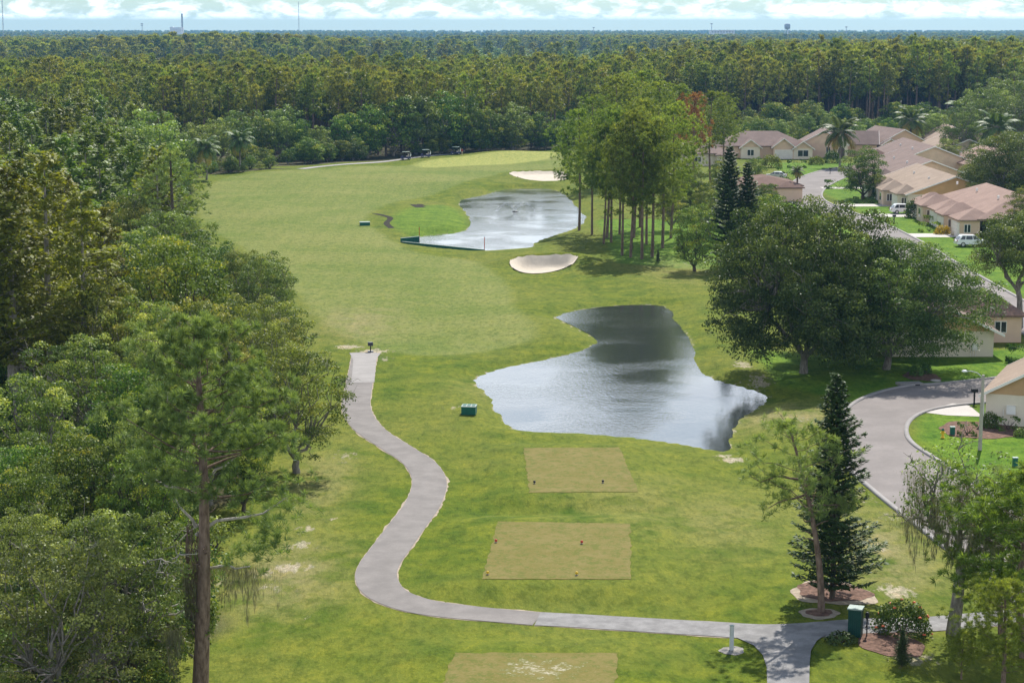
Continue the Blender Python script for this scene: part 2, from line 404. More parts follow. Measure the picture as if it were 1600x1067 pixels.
def sdf(P, poly):
    """signed distance of points P (n,2) to a polygon, negative inside"""
    poly = np.asarray(poly, float); d2 = np.full(len(P), 1e18); ins = np.zeros(len(P), bool)
    for i in range(len(poly)):
        a = poly[i]; b = poly[(i + 1) % len(poly)]; e = b - a; q = P - a
        t = np.clip((q @ e) / max(e @ e, 1e-9), 0, 1)
        r = q - t[:, None] * e; d2 = np.minimum(d2, (r * r).sum(1))
        cnd = ((a[1] <= P[:, 1]) & (b[1] > P[:, 1])) | ((b[1] <= P[:, 1]) & (a[1] > P[:, 1]))
        with np.errstate(divide='ignore', invalid='ignore'):
            xx = a[0] + (P[:, 1] - a[1]) / (b[1] - a[1] if abs(b[1] - a[1]) > 1e-12 else 1e-12) * e[0]
        ins ^= cnd & (P[:, 0] < xx)
    return np.where(ins, -1, 1) * np.sqrt(d2)
def sstep(x, a, b):
    t = np.clip((x - a) / (b - a), 0, 1); return t * t * (3 - 2 * t)
def smooth_poly(poly, it=2):
    p = [tuple(q) for q in poly]
    for _ in range(it):
        r = []
        for i in range(len(p)):
            a, b = p[i], p[(i + 1) % len(p)]
            r += [(a[0] * .75 + b[0] * .25, a[1] * .75 + b[1] * .25), (a[0] * .25 + b[0] * .75, a[1] * .25 + b[1] * .75)]
        p = r
    return p
POND_NEAR = smooth_poly(POND_NEAR, 1); POND_FAR = smooth_poly(POND_FAR, 1)
BUNKER_NEAR = smooth_poly(BUNKER_NEAR, 1); BUNKER_FAR = smooth_poly(BUNKER_FAR, 1)
def ragged(d, P, amp, wl):
    return d + amp * (np.sin(P[:, 0] / wl * 6.3 + 1.7 * np.sin(P[:, 1] / wl * 2.1)) * 0.6 + np.sin(P[:, 1] / wl * 9.1 + P[:, 0] / wl * 3.0) * 0.4)
def height(P, under=False):
    P = np.asarray(P, float).reshape(-1, 2); x, y = P[:, 0], P[:, 1]
    z = 0.22 * np.sin(x / 9.0 + 0.6 * np.sin(y / 17.0)) * np.sin(y / 14.0 + 0.5) + 0.12 * np.sin(x / 4.1 + y / 11.0)
    z += 0.9 * np.exp(-(((x + 30) / 30) ** 2 + ((y - 415) / 25) ** 2)) + 0.9 * np.exp(-(((x - 8) / 18) ** 2 + ((y - 498) / 14) ** 2))
    z *= 1 - sstep(x, 17, 23) * (1 - sstep(y, 440, 520))
    z *= 1 - sstep(y, 560, 640)
    for tee, tz in zip(TEES, TEE_Z):
        d = sdf(P, tee); k = 1 - sstep(d, 0.5, 4.5); z = z * (1 - k) + tz * k
    for pond, wid in ((POND_NEAR, 3.2), (POND_FAR, 4.0)):
        d = ragged(sdf(P, pond), P, 0.12, 3.0)
        k = 1 - sstep(d, 0.0, wid)
        z = np.where(d > 0, z * (1 - k) + WATER_Z * k, WATER_Z - 1.2 * sstep(-d, 0, 3.0))
    d = sdf(P, BUNKER_NEAR)
    z = z + 0.55 * np.exp(-((d - 0.9) / 1.5) ** 2) * (d > 0) * sstep(P[:, 1], 262, 268) + np.where(d < 0, (0.25 * np.exp(-(d / 1.3) ** 2) - 0.9 * sstep(-d, -0.1, 1.8)) * sstep(P[:, 1], 258, 268) - 0.35 * sstep(-d, 0, 2.5), 0)
    d = sdf(P, BUNKER_FAR)
    z = z + 0.3 * np.exp(-((d - 1.2) / 1.3) ** 2) * (d > 0) + np.where(d < 0, -0.6 * sstep(-d, -0.1, 1.6), 0)
    if under:
        for b in (BUNKER_NEAR, BUNKER_FAR): z = z - 0.55 * sstep(-sdf(P, b), -0.1, 0.9)
    return z
def hz(x, y): return float(height([(x, y)])[0])

def axis(lo, hi, step, far_lo, far_hi, grow=1.25):
    a = list(np.arange(lo, hi + 1e-6, step)); s = step
    while a[-1] < far_hi: s *= grow; a.append(a[-1] + s)
    s = step; b = []
    p = lo
    while p > far_lo: s *= grow; p -= s; b.append(p)
    return np.array(b[::-1] + a)
gx = axis(-72, 84, 0.8, -7000, 7000); gy = axis(86, 520, 0.8, -400, 14000)
GX, GY = np.meshgrid(gx, gy); P = np.stack([GX.ravel(), GY.ravel()], 1)
Z = height(P, True)
nx, ny = len(gx), len(gy)
ii = np.arange(nx * ny).reshape(ny, nx)
quads = np.stack([ii[:-1, :-1].ravel(), ii[:-1, 1:].ravel(), ii[1:, 1:].ravel(), ii[1:, :-1].ravel()], 1)
me = mk_mesh('ground', np.column_stack([P, Z]), [quads], [MT['grass']], smooth=True)
ground = link('ground', me); tag(ground, 'mown golf course grass with sandy scrapes reaching to the horizon', kind='structure')
def vattr(me, name, val):
    a = me.attributes.new(name, 'FLOAT', 'POINT'); a.data.foreach_set('value', np.clip(val, 0, 1).astype(np.float32))
px_, py_ = P[:, 0], P[:, 1]
edge = np.interp(py_, EDGE_Y, EDGE_X)
wob = 1.5 * np.sin(py_ / 5.0) + 1.0 * np.sin(py_ / 2.3 + 1)
forest = sstep(edge - px_ + wob, 0.5, 3.0) * (py_ < 447)
back_line = np.interp(px_, [-66, -46, -24, 11, 20, 40, 120, 200], [446, 458, 486, 520, 560, 612, 612, 612])
forest = np.maximum(forest, sstep(py_ - back_line, 0, 6))
forest = np.maximum(forest, sstep(np.abs(px_), 150, 190) * (py_ < 620))
vattr(me, 'forest', forest)
vattr(me, 'fair', 1 - sstep(ragged(sdf(P, smooth_poly(FAIRWAY)), P, 0.4, 14), -0.7, 0.7))
vattr(me, 'green', 1 - sstep(sdf(P, smooth_poly(GREEN)), -1.5, 1.5))
lawn = np.zeros(len(P))
for pl in LAWN: lawn = np.maximum(lawn, 1 - sstep(sdf(P, pl), -0.8, 0.8))
lawn = np.maximum(lawn, 0.75 * (1 - sstep(sdf(P, smooth_poly(MARSH)), -2, 1.5)))
vattr(me, 'lawn', lawn)
bare = np.zeros(len(P)); dry = np.zeros(len(P))
for (cx, cy_, sx, sy, a) in [(455,885,40,10,.75),(470,852,26,8,.75),(480,828,22,7,.7),(430,915,40,12,.5),(405,893,24,8,.7),(520,812,18,6,.55),(540,715,25,14,.55),(345,905,20,6,.6),
        (480,960,26,9,.45),(415,1010,22,10,.4),(545,541,26,4,.8),(585,548,28,5,.85),(600,560,12,6,.6),(540,500,24,6,.4),(650,886,10,4,.5),(770,808,14,3,.7),(710,640,18,3,.7),
        (1160,570,16,8,.75),(1185,592,22,10,.7),(1075,412,14,5,.5),(1145,713,18,6,.95),(1130,705,14,4,.9),(1400,925,36,14,.8),(1375,855,24,10,.7),(1395,810,22,14,.55),(1440,985,40,16,.6),(1345,770,22,26,.55),
        (1245,655,34,8,.5),(1330,905,20,10,.4),(1420,1030,55,26,.55),(1230,668,50,8,.35),(890,1015,26,4,.3),(800,815,8,3,.5)]:
    c = G(cx, cy_); rx = sx * c[1] / FPX; ry = sy * c[1] ** 2 / (FPX * CAM_H)
    q = ((px_ - c[0]) / rx) ** 2 + ((py_ - c[1]) / ry) ** 2
    bare = np.maximum(bare, a * np.exp(-q * 0.7))
for (cx, cy_, sx, sy, a) in [(440,900,110,60,.7),(500,760,60,60,.5),(560,505,60,26,.6),(1370,860,90,70,.8),(1250,650,120,20,.8),(1000,800,160,60,.25),(780,600,70,20,.3),(1120,820,110,60,.3),(1060,420,60,22,.4)]:
    c = G(cx, cy_); rx = sx * c[1] / FPX; ry = sy * c[1] ** 2 / (FPX * CAM_H)
    dry = np.maximum(dry, a * np.exp(-(((px_ - c[0]) / rx) ** 2 + ((py_ - c[1]) / ry) ** 2)))
# pond rims: worn, pale edge
for pond in (POND_NEAR, POND_FAR):
    d = sdf(P, pond); bare = np.maximum(bare, 0.6 * np.exp(-((d - 0.15) / 0.35) ** 2))
vattr(me, 'bare', bare); vattr(me, 'dry', dry)

def tri_sheet(name, poly, off, mat, step=1.0, parent=None, zfun=None, attr=None):
    """a surface laid over the ground inside poly"""
    poly = [tuple(p) for p in poly]
    dense = []
    for i in range(len(poly)):
        a, b = np.array(poly[i]), np.array(poly[(i + 1) % len(poly)])
        k = max(1, int(np.linalg.norm(b - a) / step))
        dense += [tuple(a + (b - a) * j / k) for j in range(k)]
    A = np.array(dense); lo, hi = A.min(0), A.max(0)
    g = np.stack(np.meshgrid(np.arange(lo[0], hi[0], step), np.arange(lo[1], hi[1], step)), -1).reshape(-1, 2)
    g = g[sdf(g, A) < -0.35 * step]
    pts = [Vector(p) for p in dense] + [Vector(p) for p in g]
    vs, es, fs, *_ = delaunay_2d_cdt(pts, [], [list(range(len(dense)))], 1, 1e-4)
    V2 = np.array([tuple(v) for v in vs])
    z = (height(V2) if zfun is None else zfun(V2)) + off
    tris = np.array([f for f in fs if len(f) == 3])
    a, b, c = V2[tris[:, 0]], V2[tris[:, 1]], V2[tris[:, 2]]
    flip = ((b - a)[:, 0] * (c - a)[:, 1] - (b - a)[:, 1] * (c - a)[:, 0]) < 0
    tris[flip] = tris[flip][:, ::-1]
    me = mk_mesh(name, np.column_stack([V2, z]), [tris], [mat], smooth=True)
    if attr is not None: vattr(me, 'bare', attr(V2))
    return link(name, me, parent)
def spline(pts, step=0.6):
    p = [np.array(q, float) for q in pts]; p = [2 * p[0] - p[1]] + p + [2 * p[-1] - p[-2]]; o = []
    for i in range(1, len(p) - 2):
        k = max(2, int(np.linalg.norm(p[i + 1] - p[i]) / step))
        for j in range(k):
            t = j / k
            o.append(0.5 * (2 * p[i] + (p[i+1] - p[i-1]) * t + (2*p[i-1] - 5*p[i] + 4*p[i+1] - p[i+2]) * t*t + (3*p[i] - p[i-1] - 3*p[i+1] + p[i+2]) * t**3))
    o.append(p[-2]); return np.array(o)
def offset_line(c, d):
    t = np.gradient(c, axis=0); t /= np.linalg.norm(t, axis=1)[:, None] + 1e-9
    return c + np.column_stack([-t[:, 1], t[:, 0]]) * (d[:, None] if isinstance(d, np.ndarray) else d)
def ribbon(name, left, right, off, mat, parent=None, across=5, thick=0.0):
    """strip between two edge lines following the ground; thick > 0 gives it standing sides"""
    rows = [left + (right - left) * k / (across - 1) for k in range(across)]
    V = []; n = len(left)
    for r in rows: V.append(np.column_stack([r, height(r) + off]))
    F = []
    for k in range(across - 1):
        i = np.arange(n - 1); F.append(np.stack([k * n + i, (k + 1) * n + i, (k + 1) * n + i + 1, k * n + i + 1], 1)[:, ::-1])
    if thick:
        for k in (0, across - 1): V.append(np.column_stack([rows[k], height(rows[k]) + off - thick]))
        i = np.arange(n - 1); b0 = across * n; b1 = b0 + n; k = (across - 1) * n
        F.append(np.stack([i, i + 1, b0 + i + 1, b0 + i], 1)[:, ::-1]); F.append(np.stack([k + i, k + i + 1, b1 + i + 1, b1 + i], 1))
    return link(name, mk_mesh(name, np.concatenate(V), [np.concatenate(F)], [mat], smooth=not thick), parent)
def jitter_line(n, amp, seed):
    r = np.random.default_rng(seed); a = r.normal(size=n)
    k = np.ones(3) / 3; return np.abs(np.convolve(a, k, 'same')) * amp

# ponds
for pl, lab in ((POND_NEAR, 'rippled pond beside the tee boxes reflecting bright sky'), (POND_FAR, 'pale far pond with fountain below the green')):
    A = np.array(pl); c = A.mean(0)
    big = [tuple(c + (p - c) * (1 + 1.2 / np.linalg.norm(p - c))) for p in A]
    o = tri_sheet('pond_water', big, 0.0, MT['water'], 4.0, zfun=lambda q: np.full(len(q), WATER_Z))
    tag(o, lab, kind='structure')
# bunkers: sand follows the hollow
for pl, lab in ((BUNKER_NEAR, 'white sand bunker with a steep dark grass lip between the ponds'), (BUNKER_FAR, 'pale sand bunker beyond the far pond beside the green')):
    o = tri_sheet('sand_bunker', pl, 0.06, MT['sand'], 0.6); tag(o, lab, kind='structure')
# tees
def t3_bare(V):
    c = G(850, 1045, .3); return 0.62 * np.exp(-(((V[:, 0] - c[0]) / 3.4) ** 2 + ((V[:, 1] - c[1]) / 2.6) ** 2) * 0.8)
def soft_edge(pl, amp, seed):
    o = []; r_ = np.random.default_rng(seed)
    for i in range(len(pl)):
        a, b = np.array(pl[i]), np.array(pl[(i + 1) % len(pl)]); k = int(np.linalg.norm(b - a) / .45); n_ = np.array([-(b - a)[1], (b - a)[0]]) / np.linalg.norm(b - a)
        o += [tuple(a + (b - a) * j / k + n_ * r_.normal() * amp) for j in range(k)]
    return o
for i, (tee, lab) in enumerate(zip(TEES, ['tan tee box with two black markers beside the near pond', 'tan tee box with red and yellow markers inside the path bend', 'worn tee box with bare sandy middle below the path'])):
    o = tri_sheet('tee_box', soft_edge(tee, .05, i), 0.025, MT['tee'], 0.6, attr=t3_bare if i == 2 else (lambda V: np.zeros(len(V))))
    tag(o, lab, kind='structure')
# cart path
pc = spline(Gs([(570,550),(566,575),(560,605),(557,640),(577,672),(620,700),(655,722),(671,750),(661,785),(637,820),(612,855),(593,882),(588,903),(603,926),(645,944),(700,954),(800,963),(840,966)]), 0.5)
pw = 1.2
shl = ribbon('path_shoulder', offset_line(pc, pw + 0.02 + jitter_line(len(pc), 0.12, 3)), offset_line(pc, -(pw + 0.02 + jitter_line(len(pc), 0.1, 4))), 0.012, MT['sand_edge'])
tag(shl, 'sandy shoulder along the winding cart path', kind='structure')
o = ribbon('cart_path', offset_line(pc, pw), offset_line(pc, -pw), 0.035, MT['asphalt']); tag(o, 'winding asphalt cart path with sandy edges', kind='structure')
pc2 = spline(Gs([(840,966),(900,969),(1000,976),(1100,984),(1200,992),(1300,990),(1400,981),(1480,973),(1600,962),(1700,952)]), 0.5)
o = ribbon('cart_path', offset_line(pc2, pw), offset_line(pc2, -pw), 0.037, MT['concrete_dark']); tag(o, 'straight weathered concrete cart path toward the street', kind='structure')
o = ribbon('path_shoulder', offset_line(pc2, pw + 0.02 + jitter_line(len(pc2), 0.1, 5)), offset_line(pc2, -(pw + 0.02 + jitter_line(len(pc2), 0.1, 6))), 0.012, MT['sand_edge']); tag(o, 'sandy shoulder along the straight concrete path', kind='structure')
e = Gs([(549,597),(585,597),(588,560),(595,551),(546,551),(552,562)]); o = tri_sheet('path_slab', e, 0.05, MT['concrete'], 0.8); tag(o, 'pale concrete slab ending the cart path at the fairway', kind='structure')
e = Gs([(1150,999),(1290,999),(1276,1008),(1267,1022),(1265,1040),(1264,1085),(1199,1085),(1198,1045),(1192,1027),(1178,1012)]); o = tri_sheet('path_spur', e, 0.045, MT['concrete_dark'], 0.6)
tag(o, 'short grey concrete spur off the cart path', kind='structure')
pg = spline(Gs([(470,266),(500,262),(560,257),(620,250),(680,245),(705,243)]), 1.0)
o = ribbon('cart_path', offset_line(pg, 1.2), offset_line(pg, -1.2), 0.05, MT['concrete']); tag(o, 'far cart path along the trees where the golf carts stand', kind='structure')
# streets with kerbs
def street(left, right, label):
    l = spline(left, 0.8); n = len(l); r = spline(right, 0.8)
    r = np.stack([np.interp(np.linspace(0, 1, n), np.linspace(0, 1, len(r)), r[:, k]) for k in (0, 1)], 1)
    o = ribbon('street', l, r, 0.02, MT['road'], across=7); tag(o, label, kind='structure')
    for ln, s in ((l, 1), (r, -1)):
        cen = (l + r).mean(0); a = offset_line(ln, 0.0); b = offset_line(ln, 0.35)
        if np.mean(np.linalg.norm(b - (l + r) / 2, axis=1)) < np.mean(np.linalg.norm(ln - (l + r) / 2, axis=1)): b = offset_line(ln, -0.35)
        k = ribbon('kerb', *((a, b)), 0.13, MT['concrete'], across=2, thick=0.16); tag(k, 'pale concrete kerb along the ' + ('street past the lamp post' if 'lamp' in label else 'street between the villas'), kind='structure')
street([(49.5,181.5),(45.8,178),(38.7,174),(34.9,172.5),(31.2,168.5),(28.3,163),(26.3,156),(25.2,148),(24.3,140),(24.8,132),(26.2,119),(27.8,105),(28.5,92)],
       [(49.5,169),(42.7,166),(37.5,163.8),(34.4,161.5),(32.2,158),(30.8,153.5),(30.2,148.5),(30.7,143),(32.1,132.6),(33.2,121),(34.3,106),(34.8,92)],
       'sun bleached street curving past the lamp post')
street([(53.0,200),(52.6,216),(53.0,236),(53.5,266),(54.3,290),(54.0,318),(52.0,345),(51.0,368),(54.5,395),(62,425),(72,450),(84,465)],
       [(59.4,200),(59.0,216),(59.2,236),(59.7,266),(60.4,290),(60.2,318),(58.2,345),(57.4,366),(60.5,388),(67,412),(76,436),(88,452)],
       'residential street winding between the villas')
# ditches
for pts, wd in (([(612,357),(604,350),(610,343),(598,338),(585,335)], 0.5), ([(657,324),(652,321),(648,318)], 0.9), ([(655,317),(662,321)], 0.5)):
    c = spline(Gs(pts), 0.8); o = ribbon('drainage_ditch', offset_line(c, wd), offset_line(c, -wd), 0.03, MT['mud']); tag(o, 'dark drainage ditch winding through the marshy grass', kind='structure')
# soil and mulch beds
def disc(px, py, sx, sy, off, mat, name, label, seed=0):
    c = G(px, py); rx = sx * c[1] / FPX; ry = sy * c[1] ** 2 / (FPX * CAM_H); r_ = np.random.default_rng(seed)
    ph = r_.uniform(0, 6.28, 4)
    pl = []
    for k in range(36):
        q = 2 * math.pi * k / 36; f = 1 + 0.07 * math.sin(3 * q + ph[0]) + 0.05 * math.sin(7 * q + ph[1])
        pl.append((c[0] + rx * f * math.cos(q), c[1] + ry * f * math.sin(q)))
    o = tri_sheet(name, pl, off, mat, 0.4); tag(o, label, kind='structure')
disc(1302,934,68,21,0.02,MT['sand_edge'],'planting_ring','sandy ring round the mulch bed of the dark conifer',1)
disc(1302,932,60,17,0.035,MT['mulch'],'mulch_bed','red brown mulch bed under the tall dark conifer',2)
disc(1280,967,32,9,0.02,MT['sand_edge'],'planting_ring','sandy ring round the leaning pine',3)
disc(1280,966,22,6,0.035,MT['mulch'],'mulch_bed','small mulch bed at the foot of the leaning pine',4)
disc(1144,1018,20,7,0.02,MT['rock'],'gravel_ring','gravel ring round the grey post',5)
disc(1390,1008,52,26,0.03,MT['mulch'],'mulch_bed','mulch bed with shrubs beside the green cabinet',6)
disc(1440,588,28,8,0.03,MT['mulch'],'mulch_bed','oval mulch bed in the lawn by the street',7)
disc(1535,672,70,14,0.03,MT['mulch'],'mulch_bed','mulch strip in front of the cream house',8)
# driveways
o = tri_sheet('driveway', [(33.6,160.6),(37.0,164.4),(38.2,163.4),(38.2,158.6),(35.4,159.2)], 0.03, MT['driveway'], 0.8); tag(o, 'white concrete driveway beside the lamp post', kind='structure')
for k, (y0, y1) in enumerate(((300,305.5),(333,338.5),(353,358),(393,397))):
    xl = np.interp(y0, [216,290,318,345,368,395], [59.3,60.6,60.4,58.5,57.7,61.5]) + .2
    o = tri_sheet('driveway', [(xl,y0),(69.5,y0),(69.5,y1),(xl,y1)], 0.03, MT['driveway'], 1.2); tag(o, 'white concrete driveway up to the villa garages', kind='structure')
for k, (y0, y1) in enumerate(((205, 211), (398, 404), (372,377))):
    x0, x1 = ((47, 52.8), (46, 54.2), (44, 50.8))[k]
    o = tri_sheet('driveway', [(x0,y0),(x1,y0),(x1,y1),(x0,y1)], 0.03, MT['driveway'], 1.2); tag(o, 'pale concrete driveway on the golf side of the street', kind='structure')

# ------------------------------------------------------------------ plants
def unit(v): return v / (np.linalg.norm(v, axis=-1, keepdims=True) + 1e-9)
def rand_dir(r, n): return unit(r.normal(size=(n, 3)))
class Wood:
    def __init__(s): s.mb = MB()
    def limb(s, a, b, r0, r1, r, n=6, sag=0.0, seg=4, wig=0.06):
        a = np.array(a, float); b = np.array(b, float); ln = np.linalg.norm(b - a); pts = []; rad = []
        for i in range(seg + 1):
            t = i / seg; p = a + (b - a) * t
            if 0 < i: p = p + r.normal(size=3) * ln * wig * (0 if i == seg else 1) * (t ** .5)
            p[2] += sag * ln * 4 * t * (1 - t)
            pts.append(p); rad.append(r0 + (r1 - r0) * t)
        s.mb.tube(pts, rad, n, cap=False); return pts
class Leaves:
    def __init__(s): s.V = []; s.v = []; s.n = 0
    def quads(s, r, P, Nn, size, asp, v, along=None):
        n = len(P)
        if along is None: t = rand_dir(r, n)
        else: t = along
        t = unit(t - Nn * (t * Nn).sum(1, keepdims=True)); b = np.cross(Nn, t)
        size = np.broadcast_to(np.asarray(size, float), (n,))[:, None]
        h = t * size * 0.5; q = b * size * asp * 0.5
        Vq = np.stack([P - h, P + q - h * 0.1, P + h, P - q - h * 0.1], 1).reshape(-1, 3)
        s.V.append(Vq); s.v.append(np.broadcast_to(v, (n,))); s.n += n
    def mesh(s, name, mat):
        V = np.concatenate(s.V); F = np.arange(len(V)).reshape(-1, 4)
        return mk_mesh(name, V, [F], [mat], attr=np.concatenate(s.v))
def wood_mesh(name, wd, mat):
    me = bpy.data.meshes.new(name); me.from_pydata(wd.mb.V, [], wd.mb.F); me.update(); me.materials.append(mat)
    for p in me.polygons: p.use_smooth = True
    return me
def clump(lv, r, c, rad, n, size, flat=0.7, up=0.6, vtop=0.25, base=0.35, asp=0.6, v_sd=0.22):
    """a leafy clump: leaves over its shell, facing out, coloured lighter on top for young growth and painted-in sunlight"""
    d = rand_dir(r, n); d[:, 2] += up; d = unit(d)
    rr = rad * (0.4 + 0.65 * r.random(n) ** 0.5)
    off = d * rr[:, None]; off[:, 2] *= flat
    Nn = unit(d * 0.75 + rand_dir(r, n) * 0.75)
    v = np.clip(base + vtop * d[:, 2] + r.normal(size=n) * v_sd, 0, 1)  # vtop pales upward leaves: young growth, plus sunlit contrast put into the colour
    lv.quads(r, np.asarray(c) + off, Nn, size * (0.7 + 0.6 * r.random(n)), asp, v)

def broadleaf(seed, H, W, trunk_h, n_clumps, leaf, per, barkm, leafm, dens_low=0.3, clump_r=None, multi=1, bare_twigs=0, asp=0.6, top_light=0.25, round_=0.75):
    r = np.random.default_rng(seed); wd = Wood(); lv = Leaves()
    ch = H - trunk_h; cz = trunk_h + ch * 0.46; rx = W / 2; rz = ch * 0.54
    clump_r = clump_r or W * 0.13
    tr = 0.018 * H + 0.09
    fork = np.array([r.normal() * 0.15 * trunk_h * .5, r.normal() * .1, trunk_h * 0.95])
    wd.limb((0, 0, -0.3), fork, tr * 1.25, tr * 0.8, r, 8, wig=0.03)
    ph = r.uniform(0, 6.28, 6)
    tops = []; TC = np.zeros((n_clumps, 3))
    for k in range(n_clumps):
        best = None
        for _try in range(7):
            d = rand_dir(r, 1)[0]
            if d[2] < -dens_low: d[2] = -d[2] * 0.6
            a = math.atan2(d[1], d[0])
            if d[2] < 0: d[:2] *= np.hypot(d[0], d[1]) ** -0.6 * .96
            lob = 0.97 + 0.2 * math.sin(3 * a + ph[0] + 2 * d[2]) + 0.17 * math.sin(5 * a + ph[1] + 3 * d[2]) + 0.1 * math.sin(4 * d[2] + ph[2])
            f = (round_ + (1 - round_) * r.random()) if r.random() < 0.85 else r.uniform(0.3, 0.7)
            c = np.array([d[0] * (rx - clump_r * .7) * lob * f, d[1] * (rx - clump_r * .7) * lob * f, cz + d[2] * (rz - clump_r * .6) * f * (0.92 + 0.1 * lob)])
            md = ((TC[:k] - c) ** 2).sum(1).min() if k else 9e9
            if best is None or md > best[0]: best = (md, c)
        c = best[1]; TC[k] = c
        s = clump_r * r.uniform(0.65, 1.25)
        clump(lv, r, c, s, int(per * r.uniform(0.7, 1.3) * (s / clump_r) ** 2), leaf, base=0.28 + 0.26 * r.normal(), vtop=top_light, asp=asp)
        tops.append((c, s))
    order = sorted(range(len(tops)), key=lambda i: tops[i][0][2])
    mains = [fork + np.array([math.cos(q), math.sin(q), 1.1]) * (W * 0.2) * r.uniform(.8, 1.2) for q in (np.arange(4 + multi) / (4 + multi) * 6.28 + r.random())]
    for m in mains: wd.limb(fork - np.array([0, 0, .3]), m, tr * .62, tr * .34, r, 6, wig=.08)
    for i in order[::2]:
        c, s = tops[i]; j = min(range(len(mains)), key=lambda k: np.linalg.norm(mains[k] - c))
        wd.limb(mains[j], c, tr * .26, 0.02, r, 4, sag=0.06, wig=.09)
    for k in range(bare_twigs):
        lim = order[::2]; c, s = tops[lim[int(r.integers(len(lim)))]]; d = unit(np.array([c[0], c[1], (c[2] - cz) * 1.3 + .4])); a = c
        for q in range(3):
            wd.limb(a, a + unit(d + r.normal(size=3) * .5) * s * r.uniform(1.2, 2.0), .035, .008, r, 3, wig=.12)
    return dict(trunk=wood_mesh('trunk', wd, barkm), crown=lv.mesh('crown', leafm), h=H, tops=tops)

def tuft(lv, r, c, d, n, ln, wdt, v0):
    """pine needle brush round direction d"""
    dirs = unit(rand_dir(r, n) * 0.9 + np.asarray(d) * 0.6)
    P = np.asarray(c) + dirs * ln * 0.5
    side = unit(np.cross(dirs, rand_dir(r, n)))
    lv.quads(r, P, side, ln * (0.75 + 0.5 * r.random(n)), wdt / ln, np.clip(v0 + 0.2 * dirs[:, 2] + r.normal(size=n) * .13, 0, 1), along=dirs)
def pine(seed, H, crown_lo, W, n_br, tufts_per, needles, nl, nw, barkm, leafm, lean=0.0, top_round=0.9, tr=None, stubs=0):
    r = np.random.default_rng(seed); wd = Wood(); lv = Leaves()
    tr = tr or 0.011 * H + 0.06
    pts = []; nseg = 10; bx, by = r.normal(size=2) * .25
    for i in range(nseg + 1):
        t = i / nseg; pts.append(np.array([lean * t ** 1.4 * H + bx * math.sin(3 * t), by * math.sin(4 * t), -0.3 + (H * .97 + .3) * t]))
    wd.mb.tube(pts, [tr * (1.15 - 0.95 * (i / nseg)) + .015 for i in range(nseg + 1)], 8, cap=False)
    def axis_at(z):
        t = (z + .3) / (H * .97 + .3) * nseg; i = int(min(max(t, 0), nseg - 1)); return pts[i] + (pts[i + 1] - pts[i]) * (t - i)
    for k in range(n_br):
        t = (k + r.random()) / n_br; z = crown_lo + (H * .97 - crown_lo) * t ** 0.9
        prof = math.sin(math.pi * min(1, 0.28 + 0.72 * t)) ** 0.7 if t < .97 else .25
        ln = W / 2 * max(.22, prof) * r.uniform(.6, 1.12)
        q = k * 2.4 + r.normal() * .4; o = axis_at(z); rise = 0.25 + 0.5 * t + r.normal() * .12
        e = o + np.array([math.cos(q), math.sin(q), rise]) * ln
        bp = wd.limb(o, e, max(.018, tr * .22 * (1.1 - t)), .012, r, 4, sag=-.05, wig=.05)
        nt_ = max(2, int(tufts_per * (ln / (W / 2)) ** 1.1))
        for j in range(nt_):
            s = 0.38 + 0.64 * r.random() ** .7; i = min(int(s * 4), 3); p = bp[i] + (bp[i + 1] - bp[i]) * (s * 4 - i) if s < 1 else bp[-1]
            p = p + np.clip(r.normal(size=3), -1.4, 1.4) * ln * np.array([.14, .14, .09]) * (.5 + s); d = unit(np.array([math.cos(q), math.sin(q), .8]) + r.normal(size=3) * .5)
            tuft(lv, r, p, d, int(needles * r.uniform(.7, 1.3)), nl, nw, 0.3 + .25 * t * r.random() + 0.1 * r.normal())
    for j in range(int(tufts_per)):
        p = axis_at(H * .95) + r.normal(size=3) * np.array([.05, .05, .025]) * W
        tuft(lv, r, p, (0, 0, 1), needles, nl, nw, .6)
    for k in range(stubs):
        z = crown_lo * r.uniform(.45, .98); q = r.uniform(0, 6.28); o = axis_at(z); wd.limb(o, o + np.array([math.cos(q), math.sin(q), .3]) * r.uniform(.5, 1.3), .05, .02, r, 4)
    return dict(trunk=wood_mesh('trunk', wd, barkm), crown=lv.mesh('crown', leafm), h=H, axis=axis_at)
def cypress(seed, H, W, lo, n_br, sprays, leaf, barkm, leafm):
    r = np.random.default_rng(seed); wd = Wood(); lv = Leaves(); tr = .012 * H + .06
    wd.mb.tube([(0, 0, -.3), (0, 0, .6), (r.normal() * .1, 0, H * .5), (r.normal() * .12, r.normal() * .12, H * .98)], [tr * 2, tr * 1.2, tr * .75, .03], 8, cap=False)
    for k in range(n_br):
        t = (k + r.random()) / n_br; z = lo + (H - lo) * t; ln = W / 2 * (1.05 - 0.82 * t ** 1.3) * r.uniform(.65, 1.15); q = k * 2.4 + r.normal() * .5
        d = np.array([math.cos(q), math.sin(q), .22 + r.normal() * .12]); o = np.array([0, 0, z]); e = o + d * ln
        bp = wd.limb(o, e, .05 * (1.2 - t), .012, r, 4, wig=.05); n = int(sprays * (.35 + ln / (W / 2)))
        s = 0.2 + .85 * r.random(n) ** .75; p = o + d * ln * s[:, None]; side = np.array([-math.sin(q), math.cos(q), 0])
        p = p + side * (r.normal(size=n) * ln * .2 * (.4 + s))[:, None] + np.column_stack([np.zeros(n), np.zeros(n), r.normal(size=n) * leaf * .45 + leaf * .3])
        Nn = unit(np.array([0, 0, 1.0]) + rand_dir(r, n) * .75)
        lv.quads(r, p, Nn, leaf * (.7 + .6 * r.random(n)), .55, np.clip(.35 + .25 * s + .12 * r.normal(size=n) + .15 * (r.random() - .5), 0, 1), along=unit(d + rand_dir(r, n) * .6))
    return dict(trunk=wood_mesh('trunk', wd, barkm), crown=lv.mesh('crown', leafm), h=H)
